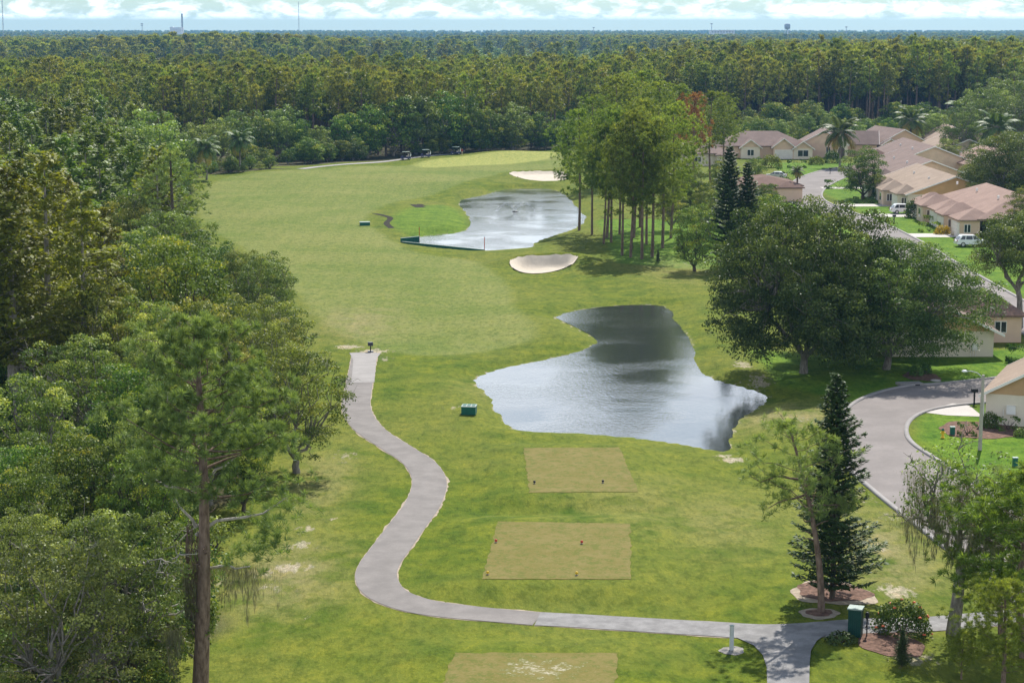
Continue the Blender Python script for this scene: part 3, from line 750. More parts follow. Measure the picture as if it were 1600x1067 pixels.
def norfolk(seed, H, W, leafm, barkm, leaf=.2, gap=.42):
    r = np.random.default_rng(seed); wd = Wood(); lv = Leaves()
    wd.mb.tube([(0, 0, -.3), (.05, 0, H * .5), (0, .04, H)], [.16, .1, .02], 8, cap=False)
    z = .7
    while z < H - .15:
        t = z / H; nb = 7 if t < .8 else 5; ln0 = W / 2 * (min(1, .82 + t * 1.2) if t < .15 else (1.02 - t) ** .7 * 1.1)
        for k in range(nb):
            q = 2 * math.pi * k / nb + z * 1.7 + r.normal() * .12; ln = max(.12, ln0 * r.uniform(.58, 1.16) * (1 + .13 * math.sin(q + z)))
            if r.random() < .07: continue
            d = np.array([math.cos(q), math.sin(q), .12 + .25 * t]); o = np.array([0, 0, z]); e = o + d * ln; e[2] += .12 * ln
            wd.limb(o, e, .03, .01, r, 3, sag=-.06, wig=.02); side = np.array([-math.sin(q), math.cos(q), .0]); n = int(120 * (ln / (W / 2)) + 14)
            s = .12 + .9 * r.random(n) ** .8; sg = np.where(r.random(n) < .5, -1, 1)
            sp = ln * .3 * (1.1 - .55 * s); p = o + (e - o) * s[:, None] + side * (sg * sp * r.random(n))[:, None]; p[:, 2] += -.24 * ln * s * (1 - s) + .05 * r.normal(size=n)
            al = unit(d * .8 + side * sg[:, None] * .8 + np.array([0, 0, .35]) + rand_dir(r, n) * .25)
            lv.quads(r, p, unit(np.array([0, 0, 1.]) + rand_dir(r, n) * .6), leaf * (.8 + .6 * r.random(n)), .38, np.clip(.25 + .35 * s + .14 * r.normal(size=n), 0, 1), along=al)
        z += gap * (1.1 - .45 * t) * r.uniform(.85, 1.15)
    return dict(trunk=wood_mesh('trunk', wd, barkm), crown=lv.mesh('crown', leafm), h=H)
def palm(seed, H, fl, nf, leafm, barkm, droop=1.0):
    r = np.random.default_rng(seed); wd = Wood(); lv = Leaves()
    wd.mb.tube([(0, 0, -.3), (.05, 0, H * .5), (0, 0, H)], [.2, .16, .19], 10, cap=False)
    for k in range(nf):
        q = k * 2.4; el0 = 1.25 - 2.0 * (k / nf) + r.normal() * .08; p = np.array([0, 0, H]); el_ = el0; pts = [p]; L_ = fl * r.uniform(.85, 1.1)
        for i in range(7):
            p = p + np.array([math.cos(q) * math.cos(el_), math.sin(q) * math.cos(el_), math.sin(el_)]) * L_ / 7; el_ -= droop * (.12 + .05 * i); pts.append(p)
        wd.mb.tube(pts, [.03 - .003 * i for i in range(8)], 4, cap=False)
        n = 44; s = np.linspace(.15, 1, n); ix = np.minimum((s * 7).astype(int), 6); A = np.array(pts); c = A[ix] + (A[ix + 1] - A[ix]) * (s * 7 - ix)[:, None]; dr = unit(A[ix + 1] - A[ix])
        side = np.array([-math.sin(q), math.cos(q), 0.]); old = k > nf * .8
        for sg in (-1, 1):
            al = unit(side * sg + dr * .55 + np.array([0, 0, -.45]) + rand_dir(r, n) * .12); ln = L_ * .27 * np.sin(np.pi * np.clip(s * .85 + .12, 0, 1))
            lv.quads(r, c + al * ln[:, None] * .5, unit(np.cross(al, dr)), ln, .2, np.clip((.95 if old else .35) + r.normal(size=n) * .1, 0, 1), along=al)
    return dict(trunk=wood_mesh('trunk', wd, barkm), crown=lv.mesh('crown', leafm), h=H)
def moss_mesh(seed, spots, length, n_each, mat):
    """spanish moss: bundles of thin hanging strands"""
    r = np.random.default_rng(seed); lv = Leaves()
    for (c, rad, ln) in spots:
        n = n_each * 9; cx_ = r.normal(size=(5, 2)) * rad; w5 = r.uniform(.35, 1, 5); j = r.integers(0, 5, n)
        u = r.random(n) ** 1.6
        p = np.asarray(c) + np.column_stack([cx_[j] + r.normal(size=(n, 2)) * rad * .75 * (1.1 - u)[:, None], -u * ln * w5[j]])
        l = ln * r.uniform(.12, .3, n) * w5[j]; p[:, 2] -= l * .5
        Nn = unit(np.column_stack([r.normal(size=n), r.normal(size=n), np.zeros(n)]))
        lv.quads(r, p, Nn, l, .045, np.clip(.4 + .25 * r.normal(size=n), 0, 1), along=unit(np.column_stack([r.normal(size=n) * .07, r.normal(size=n) * .07, -np.ones(n)])))
    return lv.mesh('hanging_moss', mat)
def mossy(me, parent): o = link('hanging_moss', me, parent); o['kind'] = 'stuff'; return o
def place(proto, name, label, cat, x, y, H=None, wide=1.0, rz=0.0, group=None, lean=(0, 0), z=None):
    k = (H or proto['h']) / proto['h']
    o = thing(name, label, cat, (x, y, hz(x, y) if z is None else z), rz, group)
    o.scale = (k * wide, k * wide, k); o.rotation_euler = (lean[0], lean[1], rz)
    link('trunk', proto['trunk'], o); link('crown', proto['crown'], o)
    return o
def joined(proto, name):
    """trunk and crown in one mesh, for trees too far off to show parts"""
    vs = []; fs = []; mi = []; at = []; n = 0; mats = []
    for k, me in enumerate((proto['trunk'], proto['crown'])):
        v = np.empty(len(me.vertices) * 3, np.float32); me.vertices.foreach_get('co', v); vs.append(v.reshape(-1, 3))
        li = np.empty(len(me.loops), np.int32); me.loops.foreach_get('vertex_index', li); fs.append(li.reshape(-1, 4) + n); n += len(me.vertices)
        mi.append(k); mats.append(me.materials[0]); at.append(np.full(len(me.polygons), .4) if k == 0 else None)
        if k:
            a = np.empty(len(me.polygons), np.float32); me.attributes['v'].data.foreach_get('value', a); at[k] = a
    return mk_mesh(name, np.concatenate(vs), fs, mats, mi, np.concatenate(at))

# ---- prototypes
P_ = {}
for i in range(3):
    P_['pine_near%d' % i] = pine(20 + i, 10, 2.6, 7.6, 48, 24, 40, .36, .038, MT['bark_pine'], MT['pine_bright'], lean=.0, stubs=3)
    P_['pine_mid%d' % i] = pine(30 + i, 20, 8.5 - i, 9.6, 46, 26, 20, .46, .085, MT['bark_pine'], MT['pine_bright'], stubs=4, tr=.2)
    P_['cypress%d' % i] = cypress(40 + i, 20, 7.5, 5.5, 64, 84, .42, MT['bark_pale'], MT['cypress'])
    P_['oak%d' % i] = broadleaf(50 + i, 14, 17, 1.6, 330, .2, 320, MT['bark_grey'], MT['oak'], dens_low=.99, clump_r=1.25)
    P_['broad%d' % i] = broadleaf(60 + i, 12, 9, 1.2, 98, .22, 190, MT['bark_dark'], MT['broad'], dens_low=.9, clump_r=1.0)
    P_['maple%d' % i] = broadleaf(70 + i, 12, 9, 1.6, 118, .19, 170, MT['bark_grey'], MT['maple'], dens_low=.85, clump_r=.8, bare_twigs=9, top_light=.32)
    P_['oakg%d' % i] = broadleaf(80 + i, 11, 9, 1.4, 126, .18, 170, MT['bark_grey'], MT['oak_grey'], dens_low=.85, clump_r=.78, bare_twigs=22)
    # distant grades
    P_['pine_far%d' % i] = pine(90 + i, 22, 10.5 - 1.5 * i, 7.4, 26, 11, 7, 1.0, .34, MT['bark_pine'], MT['pine_forest'], stubs=2)
    P_['cyp_far%d' % i] = cypress(100 + i, 18, 7.5, 5.0, 44, 52, .6, MT['bark_pale'], MT['cypress_far'])
    P_['oak_far%d' % i] = broadleaf(110 + i, 14, 13, 1.2, 80, .55, 70, MT['bark_grey'], MT['broad'], dens_low=.9, clump_r=1.6)
    P_['oakg_far%d' % i] = broadleaf(120 + i, 14, 12, 2, 80, .5, 75, MT['bark_grey'], MT['oak_grey'], dens_low=.8, clump_r=1.5)
FARM = {k: joined(P_[k], 'tree_mesh') for k in P_ if '_far' in k}
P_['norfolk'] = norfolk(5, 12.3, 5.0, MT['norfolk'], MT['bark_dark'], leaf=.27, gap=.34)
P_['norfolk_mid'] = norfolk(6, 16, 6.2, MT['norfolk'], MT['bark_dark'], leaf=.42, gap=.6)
P_['palm'] = palm(7, 5.6, 3.4, 30, MT['palm'], MT['bark_grey'])
P_['palm_queen'] = palm(8, 6.0, 4.2, 26, MT['palm'], MT['bark_grey'], droop=.85)
P_['palm_short'] = palm(9, 5.3, 1.7, 22, MT['palm'], MT['bark_pine'], droop=.8)

# ---- named trees. left foreground
x, y = G(312, 1069)
lp = pine(3, 18.2, 9.4, 7.8, 56, 19, 76, .38, .032, MT['bark_pine'], MT['pine'], tr=.36, stubs=7)
t = place(lp, 'pine_tree', 'tall pine with shaggy vine wrapped trunk standing at the grass edge', 'tree', x, y, group=None)
wd = Wood(); r = np.random.default_rng(4)
for (z0, e) in ((7.6, (4.4, .5, 9.4)), (6.1, (2.6, -.4, 6.2)), (9.6, (-2.6, 1, 10.6)), (9.9, (1.9, 1.2, 11.2)), (8.0, (-.9, -.5, 9.6))):
    wd.limb((0.0, 0, z0), e, .1, .03, r, 6, wig=.06)
link('limb', wood_mesh('limb', wd, MT['dead']), t)
lv = Leaves()
for (c, n, sp) in (((4.2, .5, 9.2), 46, .75), ((3.4, .2, 8.2), 34, .6), ((2.3, -.3, 6.7), 40, .6), ((3.6, 0, 7.4), 22, .5), ((-2.6, 1, 10.6), 26, .6)):
    for k in range(n): tuft(lv, r, np.array(c) + r.normal(size=3) * sp, (0, 0, 1), 30, .36, .034, .35 + .1 * r.normal())
link('low_branch_needles', lv.mesh('low_branch_needles', MT['pine']), t)
mossy(moss_mesh(5, [((1.0 + .28 * k, -.3 + .2 * (k % 2), 6.35 - .05 * k), .3, 1.2 + .7 * (k % 3)) for k in range(8)] + [((.45 * math.cos(k), .45 * math.sin(k) - .1, 7.0 - .3 * k), .12, 3.6) for k in range(6)], 2, 46, MT['moss']), t)
wd = Wood()
for k in range(190):
    q = r.uniform(0, 6.28); z0 = r.uniform(2.4, 7.2); rr = .38 + .14 * r.random() * math.sin(math.pi * (z0 - 2.2) / 5.4); wd.limb((rr * math.cos(q), rr * math.sin(q), z0 + 1.2), ((rr + .08) * math.cos(q + .5), (rr + .08) * math.sin(q + .5), z0), .02, .012, r, 3, wig=.05)
link('dry_vines', wood_mesh('dry_vines', wd, MT['bark_pine']), t)
lv = Leaves()
for k in range(26):
    q = r.uniform(0, 6.28); clump(lv, r, (.45 * math.cos(q) + .2, .45 * math.sin(q), r.uniform(2.0, 4.4)), .42, 60, .17)
link('climbing_leaves', lv.mesh('climbing_leaves', MT['maple']), t)

def T(proto, name, label, px, py, ytop, wide=1.0, rz=0.0, group=None, cat='tree', d=None, H=None):
    """plant at photo point (px,py) on the ground, or at px and distance d; its top seen at row ytop"""
    if d is None: x, y = G(px, py)
    else: x, y = (px - 800) / FPX * d * 1.0, d
    return place(P_[proto], name, label, cat, x, y, H or max(1.0, top_z(ytop, y) - hz(x, y)), wide, rz, group)
BL = 'broadleaf trees at the left forest edge'
T('oakg0', 'oak_tree', 'grey green oak with bleached twigs and moss in the near corner', 75, 0, 835, 1.15, .3, BL, d=87)
t = T('oakg1', 'oak_tree', 'twiggy oak with bleached branches beside the vine wrapped pine', 165, 0, 790, 1.05, 1.6, BL, d=92)
mossy(moss_mesh(9, [((-2.2 + .5 * k, -3.2, 4.2), .3, 3.4) for k in range(3)] + [((3.0, -2.6, 3.6), .25, 2.4), ((1.2, -3.6, 3.0), .2, 2.2)], 2, 40, MT['moss']), t)
def dead_branches(parent, seed, n, zlo, zhi, rad):
    rr_ = np.random.default_rng(seed)
    for k in range(n):
        wd = Wood(); q = rr_.uniform(3.4, 6.0); a = np.array([rad * .55 * math.cos(q), rad * .55 * math.sin(q), rr_.uniform(zlo, zhi)]); e = a + np.array([rad * .55 * math.cos(q) + rr_.normal() * .6, rad * .55 * math.sin(q), rr_.uniform(.2, 1.4)])
        bp = wd.limb(a, e, .06, .025, rr_, 5, wig=.12)
        for j in (2, 3, 4):
            for u_ in range(2): wd.limb(bp[j], bp[j] + rr_.normal(size=3) * np.array([.7, .4, .5]), .028, .008, rr_, 4, wig=.12)
        link('dead_branch', wood_mesh('dead_branch', wd, MT['dead']), parent)
dead_branches(t, 3, 9, 4.0, 8.2, 4.4)
T('oakg2', 'oak_tree', 'small rounded oak behind the twiggy oak', 20, 0, 790, 1.0, 2.2, BL, d=100)
T('broad0', 'broadleaf_tree', 'dark leafy tree behind the twiggy oak near the pine trunk', 225, 0, 690, .95, .4, BL, d=112)
T('broad1', 'broadleaf_tree', 'dark broad crowned tree below the cypress stand', 90, 0, 660, 1.1, 1.4, BL, d=115)
T('broad2', 'broadleaf_tree', 'shaded dark tree in the near forest corner', -10, 0, 690, 1.1, 2.4, BL, d=112)
T('broad1', 'broadleaf_tree', 'dark tree filling the gap behind the pine trunk', 370, 0, 640, .8, 3.4, BL, d=126)
T('maple0', 'maple_tree', 'yellow green tree leaning over the grass opposite the path bend', 455, 0, 535, 1.05, .2, BL, d=137)
T('maple1', 'maple_tree', 'tall yellow green tree rising behind the vine wrapped pine', 330, 0, 450, 1.0, 1.1, BL, d=146)
T('maple2', 'maple_tree', 'yellow tipped tree above the path end slab', 420, 0, 490, 1.0, 2.3, BL, d=158)
T('maple1', 'maple_tree', 'yellow tipped tree between cypresses and pine', 215, 0, 455, 1.0, 3.0, BL, d=150)
T('maple0', 'maple_tree', 'loose crowned tree in front of the cypress trunks', 110, 0, 520, 1.05, 4.0, BL, d=138)
T('broad2', 'broadleaf_tree', 'deep green tree among yellow tipped neighbours', 200, 0, 560, 1.0, 4.4, BL, d=130)
T('broad0', 'broadleaf_tree', 'dark bushy tree bulging onto the fairway edge', 415, 505, 392, 1.15, .9, BL)
T('broad1', 'broadleaf_tree', 'dark vine draped tree beside the bulging bushy tree', 335, 0, 375, 1.1, 2.9, BL, d=214)
T('oakg2', 'oak_tree', 'grey leaved tree under the tall dark pine', 225, 0, 345, 1.0, 1.0, BL, d=205)
FILL = 'leafy trees filling the forest edge'
for k, (x, y, H_, pr) in enumerate(((-20,128,9,'maple1'),(-19.5,150,9,'oakg0'),(-20,164,9.5,'maple2'),(-22.5,178,9,'maple0'),(-24,190,8.5,'oakg1'),(-27,200,10,'maple1'),(-26,140,11,'oakg2'),(-31,152,12,'maple0'),(-28,166,12,'broad2'),(-33,178,12.5,'maple2'),(-31,190,11.5,'oakg0'),(-22,116,9,'oakg2'),(-27,108,9,'broad1'),(-31,120,10.5,'maple1'),(-36,205,12,'oakg1'),(-42,214,13,'maple2'))):
    place(P_[pr], 'edge_tree', 'leafy tree crowded into the forest edge beside the rough', 'tree', x, y, H_ * rng.uniform(.85, 1.2), rng.uniform(.75, 1.15), k * 1.3, FILL)
dp = pine(11, 18.5, 7.5, 9.0, 36, 16, 16, .5, .09, MT['bark_dark'], MT['pine'], tr=.34, stubs=6)
x, y = (268 - 800) / FPX * 216, 216
place(dp, 'pine_tree', 'dark spreading pine with thick vine covered trunk above the fairway', 'tree', x, y, 18.5)
for k, (px, d, yt) in enumerate(((15,150,262),(70,158,245),(125,152,300),(-25,148,255),(160,166,330),(40,170,290),(100,178,275),(5,185,300))):
    T('cypress%d' % (k % 3), 'cypress_tree', 'bright yellow green cypress with pale trunk in the near cypress stand', px, 0, yt, 1.05, k * 1.3, 'cypress stand on the left', d=d)

# right foreground
x, y = G(1300, 943)
place(P_['norfolk'], 'norfolk_pine', 'dark layered conifer in the round mulch bed', 'tree', x, y, top_z(592, y))
lp2 = pine(14, 10.6, 5.2, 5.6, 28, 12, 40, .34, .032, MT['bark_pine'], MT['pine'], lean=-.19, tr=.17, stubs=5)
x, y = G(1283, 964)
t = place(lp2, 'pine_tree', 'slender pine leaning toward the tees in front of the dark conifer', 'tree', x, y, 10.6)
wd = Wood(); lv = Leaves()
for (a, e) in (((-1.1, 0, 7.2), (-4.0, -.2, 7.5)), ((-1.0, 0, 6.4), (-2.9, .3, 5.6)), ((-.8, 0, 5.8), (1.2, -.4, 5.9))):
    bp = wd.limb(a, e, .07, .02, r, 5)
    for k in range(26): tuft(lv, r, bp[int(r.integers(2, 5))] + r.normal(size=3) * .3, (0, 0, 1), 26, .32, .032, .35)
link('limb', wood_mesh('limb', wd, MT['bark_pine']), t); link('low_branch_needles', lv.mesh('low_branch_needles', MT['pine']), t)
mo = broadleaf(17, 10.2, 6.6, 4.2, 52, .15, 66, MT['bark_grey'], MT['oak_grey'], dens_low=.5, clump_r=.75, bare_twigs=10, round_=.5)
x, y = G(1488, 990)
t = place(mo, 'oak_tree', 'open crowned oak hung with grey moss beside the street', 'tree', x, y, 10.4, 1.1)
sp = [(c + np.array([0, 0, -.25]), .26, r.uniform(1.0, 2.8)) for c, s in mo['tops'] if r.random() < .85 and c[2] < 9.0]
mossy(moss_mesh(19, sp, 2, 60, MT['moss']), t)
for k, (px, d, yt, wd_, lb) in enumerate(((1592, 99, 775, 1.0, 'bushy pine beside the moss hung oak'), (1632, 96, 735, 1.2, 'dense pine at the street edge over the cart path'), (1530, 92.5, 985, 1.0, 'low young pine below the moss hung oak'), (1598, 90, 905, 1.15, 'spreading pine bough over the mulch corner'))):
    T('pine_near%d' % (k % 3), 'pine_tree', lb, px, 0, yt, wd_, k * 1.9, d=d)

# middle pines by the far pond
MID = [(943,381),(955,379),(972,401),(985,404),(1003,406),(1019,402),(948,371),(1010,383),(1035,388),(990,372),(925,366),(968,366),(1048,372),(1000,355),(905,357)]
for k, (px, py) in enumerate(MID):
    x, y = G(px, py)
    place(P_['pine_mid%d' % (k % 3)], 'pine_tree', 'tall bare trunked pine in the grove beside the far pond', 'tree', x, y, rng.uniform(17.5, 20.6), rng.uniform(.85, 1.05), k * 2.1, 'pine grove by the far pond')
for k, (px, d, yt) in enumerate(((960,400,118),(1000,410,108),(1030,395,125),(925,390,150),(1060,420,130),(1110,410,140),(985,430,115),(1130,440,150))):
    T('pine_mid%d' % (k % 3), 'pine_tree', 'tall pine behind the grove by the far pond', px, 0, yt, 1.15, k * 1.7, 'pines behind the grove', d=d)
rp = pine(31, 18, 8, 8.0, 30, 12, 12, .7, .13, MT['bark_pine'], MT['pine_rust'])
place(rp, 'pine_tree', 'dying pine with rust brown needles', 'tree', (1084 - 800) / FPX * 380, 380, 19.3)
for px, lb, yt in ((1137, 'taller of two dark narrow conifers beside the green bank', 226), (1166, 'shorter of two dark narrow conifers beside the green bank', 252)):
    T('norfolk_mid', 'conifer_tree', lb, px, 418, yt, 1.0, px)
T('broad0', 'broadleaf_tree', 'round leafy tree at the foot of the dark conifers', 1085, 424, 318, 1.0, .5)
T('broad2', 'broadleaf_tree', 'leafy tree behind the dark narrow conifers', 1195, 0, 300, 1.1, 2.5, d=262)
for k, (px, d, yt) in enumerate(((1085,330,262),(1110,300,285),(1200,330,285),(1060,350,250),(1130,370,245),(1205,300,300),(1180,395,245),(1050,310,290))):
    T(('maple%d' if k % 2 else 'broad%d') % (k % 3), 'broadleaf_tree', 'mixed leafy tree between the pine grove and the street', px, 0, yt, 1.0, k * 1.1, 'trees between the grove and the street', d=d)
for k, px in enumerate((1028, 1060, 987)):
    T('norfolk', 'conifer_sapling', 'small dark conifer sapling on the bright bank below the grove', px, (411, 396, 392)[k], (390, 372, 374)[k], 1.0, k, 'conifer saplings on the bank', 'sapling')
# big oaks
T('oak0', 'oak_tree', 'broad dark oak with grey trunk on the bank above the near pond', 1255, 583, 308, .9, .4)
T('oak1', 'oak_tree', 'dense dark oak shading the cream house wall', 1385, 577, 366, 1.14, 1.9)
T('oak2', 'oak_tree', 'dark oak filling in between the two big oaks', 1310, 0, 385, .85, 3.2, d=190)
P_['oak_high'] = broadleaf(55, 13, 12, 4.6, 150, .2, 230, MT['bark_grey'], MT['oak'], dens_low=.6, clump_r=1.15)
T('oak_high', 'oak_tree', 'overhanging oak beside the street and parked dark car', 1602, 0, 330, 1.0, 4.0, d=208)
T('oak2', 'oak_tree', 'dark oak behind the pink roofed villas', 1590, 0, 205, 1.1, .6, d=345)
T('oak0', 'oak_tree', 'dark oak overhanging the rear of the tan villas', 1545, 0, 240, .9, 2.0, d=375)
T('broad1', 'street_tree', 'round green street tree on the lawn by the curve', 1348, 311, 225, 1.2, 1.0)
T('maple2', 'broadleaf_tree', 'yellow green tree beside the pink roofed villa', 1600, 0, 290, 1.0, 1.0, d=292)
for k, (px, d, yt) in enumerate(((1500,470,165),(1480,440,215),(1535,480,130),(1575,500,110),(1455,520,175),(1600,470,140),(1440,450,230),(1420,470,225))):
    T('oakg%d' % (k % 3), 'oak_tree', 'grey green oak behind the villa rooftops', px, 0, yt, 1.05, k, 'oaks behind the villas', d=d)
for px, py, yt, lb, pr in ((323,285,222,'drooping palm at the fairway edge','palm'),(375,269,207,'palm with yellow old fronds at the fairway edge','palm'),(1312,262,192,'tall palm in front of the far houses','palm_queen'),
        (1422,236,176,'palm between the far peach gables','palm_queen'),(1553,0,182,'feathery palm behind the villas','palm_queen'),(1497,0,150,'slim palm against the dark pines','palm'),(1245,312,262,'thick bare trunked palm beside the street curve','palm_short')):
    T(pr, 'palm_tree', lb, px, py, yt, 1.0, px * .1, d=None if py else (455 if px > 1500 else 560), H=(top_z(yt, G(px, py)[1]) / (1.25) if py else 9) if pr != 'palm_short' else 5.3)

# ---- forest: each tree one mesh, copies share mesh data
def forest_tree(kind, name, label, x, y, H, wide, group):
    me = FARM[kind]; h0 = P_[kind]['h']; k = H / h0
    o = link(name, me); o.location = (x, y, hz(x, y) - .1); o.scale = (k * wide, k * wide, k); o.rotation_euler = (0, 0, rng.uniform(0, 6.28))
    tag(o, label, 'tree', group)
def scatter(x0, x1, y0, y1, sp):
    a = np.stack(np.meshgrid(np.arange(x0, x1, sp), np.arange(y0, y1, sp)), -1).reshape(-1, 2)
    return a + rng.uniform(-.45, .45, a.shape) * sp
pts = scatter(-150, -14, 160, 450, 6.6)
e = np.interp(pts[:, 1], EDGE_Y, EDGE_X)
keep = (pts[:, 0] < e - 4 - 3 * rng.random(len(pts))) & (pts[:, 0] > -(pts[:, 1] * .285 + 8)) & ~((pts[:, 1] < 226) & (pts[:, 0] > -.235 * pts[:, 1]))
keep &= ~((np.abs(pts[:, 1] - 425) < 28) & (pts[:, 0] > -76))
for x, y in pts[keep]:
    dist_e = np.interp(y, EDGE_Y, EDGE_X) - x; q = rng.random()
    if dist_e < 9 or q < .3:
        kk = 'oakg_far' if rng.random() < .6 else 'oak_far'
        forest_tree(kk + str(rng.integers(3)), 'forest_oak', 'rounded broadleaf tree in the forest along the fairway', x, y, rng.uniform(8.5, 13.5) if dist_e < 9 else rng.uniform(11, 16), rng.uniform(.6, .85), 'broadleaf trees in the left forest')
    else:
        forest_tree('cyp_far' + str(rng.integers(3)), 'forest_cypress', 'olive green cypress in the forest along the fairway', x, y, rng.uniform(14, 18.5), rng.uniform(.95, 1.3), 'cypresses in the left forest')
for k, (px, d, yt) in enumerate(((235,350,168),(200,330,192),(300,440,188),(340,452,182),(420,485,168),(275,405,196),(180,370,180),(140,330,205),(450,490,160),(370,470,172))):
    forest_tree('oakg_far%d' % (k % 3), 'forest_oak', 'tall grey green oak rising at the forest edge behind the palms', (px - 800) / FPX * d, d, max(8, top_z(yt, d)), .95, 'grey oaks behind the palms')
# trees round the houses and along the forest foot
for k in range(105):
    x = rng.uniform(14, 175); y = rng.uniform(598, 622) if x > 36 else rng.uniform(545, 600)
    forest_tree(('oak_far%d', 'oakg_far%d')[k % 2] % (k % 3), 'forest_shrub', 'leafy bush at the foot of the tall pines', x, y, rng.uniform(3.5, 11), 1.0, 'bushes at the foot of the pines')
for k in range(28):
    x = rng.uniform(38, 135); y = rng.uniform(535, 592)
    forest_tree(('oak_far%d', 'oakg_far%d')[k % 2] % (k % 3), 'garden_tree', 'leafy tree in the back gardens behind the far houses', x, y, rng.uniform(4, 7.5), 1.0, 'trees behind the far houses')
for k in range(16):
    x = rng.uniform(94, 150); y = rng.uniform(295, 400)
    forest_tree(('oak_far%d', 'oakg_far%d')[k % 2] % (k % 3), 'garden_tree', 'dark tree in the gardens behind the villa row', x, y, rng.uniform(8, 13), .95, 'trees behind the villa row')
# oaks behind the green
for k, (px, d, yt, wd_) in enumerate(((500,470,195,.9),(540,476,172,1.0),(575,482,160,1.0),(615,488,148,1.05),(650,492,145,1.0),(690,497,140,1.0),(725,500,150,.95),(760,504,168,.95),(800,510,158,1.1),(840,514,172,1.0),(868,518,185,.9),
        (470,472,185,.9),(440,470,180,.9),(412,466,178,.85),(385,462,190,.8),(900,524,188,.8),(930,530,180,.9),(960,540,178,.9))):
    d += 10; x, y = (px - 800) / FPX * d, d
    forest_tree(('oak_far%d' if k % 4 else 'oakg_far%d') % (k % 3), 'forest_oak', 'dense dark green tree in the row behind the putting green', x, y, top_z(yt, d), wd_ * .95, 'trees in the row behind the green')
for k in range(34):
    px = rng.uniform(380, 900); d = np.interp(px, [380, 480, 640, 870, 900], [448, 466, 496, 524, 530]) + rng.uniform(0, 5); x = (px - 800) / FPX * d
    forest_tree('oak_far%d' % (k % 3), 'forest_shrub', 'low leafy bush along the foot of the trees behind the green', x, d, rng.uniform(3, 6.5), 1.2, 'bushes behind the green')
# pine forest
pts = scatter(-330, 360, 500, 900, 6.2)
bl = np.interp(pts[:, 0], [-66, -46, -24, 11, 20, 40, 120, 200], [452, 466, 498, 528, 565, 618, 618, 618])
bl = np.where(pts[:, 0] < -66, 452, bl)
keep = (pts[:, 1] > bl + 4) & (np.abs(pts[:, 0]) < pts[:, 1] * .285 + 12) & (pts[:, 1] < 860 + 40 * np.sin(pts[:, 0] / 60)) & ~((pts[:, 0] > 120) & (pts[:, 1] < 640))
pts = pts[keep]
order = np.argsort(pts[:, 1] - bl[keep] + .2 * pts[:, 1])
near, rest = pts[order[:300]], pts[order[300:]]
def pine_h(x, y): return np.clip(19.0 + 4.5 * sstep(np.asarray(x), 20, 110) + 1.2 * np.sin(np.asarray(x) / 23 + np.asarray(y) / 31), 14, 27)
for x, y in near:
    forest_tree('pine_far' + str(rng.integers(3)), 'forest_pine', 'straight trunked pine at the front of the big forest', x, y, float(pine_h(x, y)) * rng.uniform(.88, 1.1), rng.uniform(.8, 1.1), 'pines along the forest front')

# ---- far woods as masses
def scatter_mass(name, label, P3, scale, idx, protos):
    """one object: tree meshes set out over points by geometry nodes"""
    col = bpy.data.collections.new(name + '_kinds')
    for i, me in enumerate(protos):
        o = bpy.data.objects.new('%s_kind_%02d' % (name, i), me); col.objects.link(o)
    me = bpy.data.meshes.new(name); me.vertices.add(len(P3)); me.vertices.foreach_set('co', np.asarray(P3, np.float32).ravel())
    a = me.attributes.new('tree_scale', 'FLOAT', 'POINT'); a.data.foreach_set('value', np.asarray(scale, np.float32))
    a = me.attributes.new('tree_turn', 'FLOAT', 'POINT'); a.data.foreach_set('value', rng.uniform(0, 6.28, len(P3)).astype(np.float32))
    a = me.attributes.new('tree_kind', 'INT', 'POINT'); a.data.foreach_set('value', np.asarray(idx, np.int32))
    o = link(name, me); tag(o, label, kind='stuff')
    g = bpy.data.node_groups.new(name, 'GeometryNodeTree')
    g.interface.new_socket('Geometry', in_out='INPUT', socket_type='NodeSocketGeometry'); g.interface.new_socket('Geometry', in_out='OUTPUT', socket_type='NodeSocketGeometry')
    gi = g.nodes.new('NodeGroupInput'); go = g.nodes.new('NodeGroupOutput'); ip = g.nodes.new('GeometryNodeInstanceOnPoints'); ci = g.nodes.new('GeometryNodeCollectionInfo')
    ci.inputs['Collection'].default_value = col; ci.inputs['Separate Children'].default_value = True; ci.inputs['Reset Children'].default_value = True
    def NA(n, t):
        x = g.nodes.new('GeometryNodeInputNamedAttribute'); x.data_type = t; x.inputs[0].default_value = n; return x.outputs[0]
    g.links.new(gi.outputs[0], ip.inputs['Points']); g.links.new(ci.outputs[0], ip.inputs['Instance']); ip.inputs['Pick Instance'].default_value = True
    g.links.new(NA('tree_kind', 'INT'), ip.inputs['Instance Index'])
    cb = g.nodes.new('ShaderNodeCombineXYZ'); g.links.new(NA('tree_turn', 'FLOAT'), cb.inputs[2]); g.links.new(cb.outputs[0], ip.inputs['Rotation'])
    g.links.new(NA('tree_scale', 'FLOAT'), ip.inputs['Scale']); g.links.new(ip.outputs[0], go.inputs[0])
    md = o.modifiers.new('scatter', 'NODES'); md.node_group = g
    return o
H = pine_h(rest[:, 0], rest[:, 1]) * rng.uniform(.85, 1.08, len(rest))
scatter_mass('pine_forest', 'olive green pine forest stretching behind the golf course', np.column_stack([rest, np.zeros(len(rest))]), H / 22 * np.where(rng.random(len(rest)) < .12, 1.12, 1.0), np.where(np.sin(rest[:, 0] / 31 + 2 * np.sin(rest[:, 1] / 47)) + rng.normal(size=len(rest)) * .5 > .95, rng.integers(3, 6, len(rest)), rng.integers(0, 3, len(rest))), [FARM['pine_far%d' % i] for i in range(3)] + [FARM['oakg_far0'], FARM['cyp_far0'], FARM['cyp_far1']])
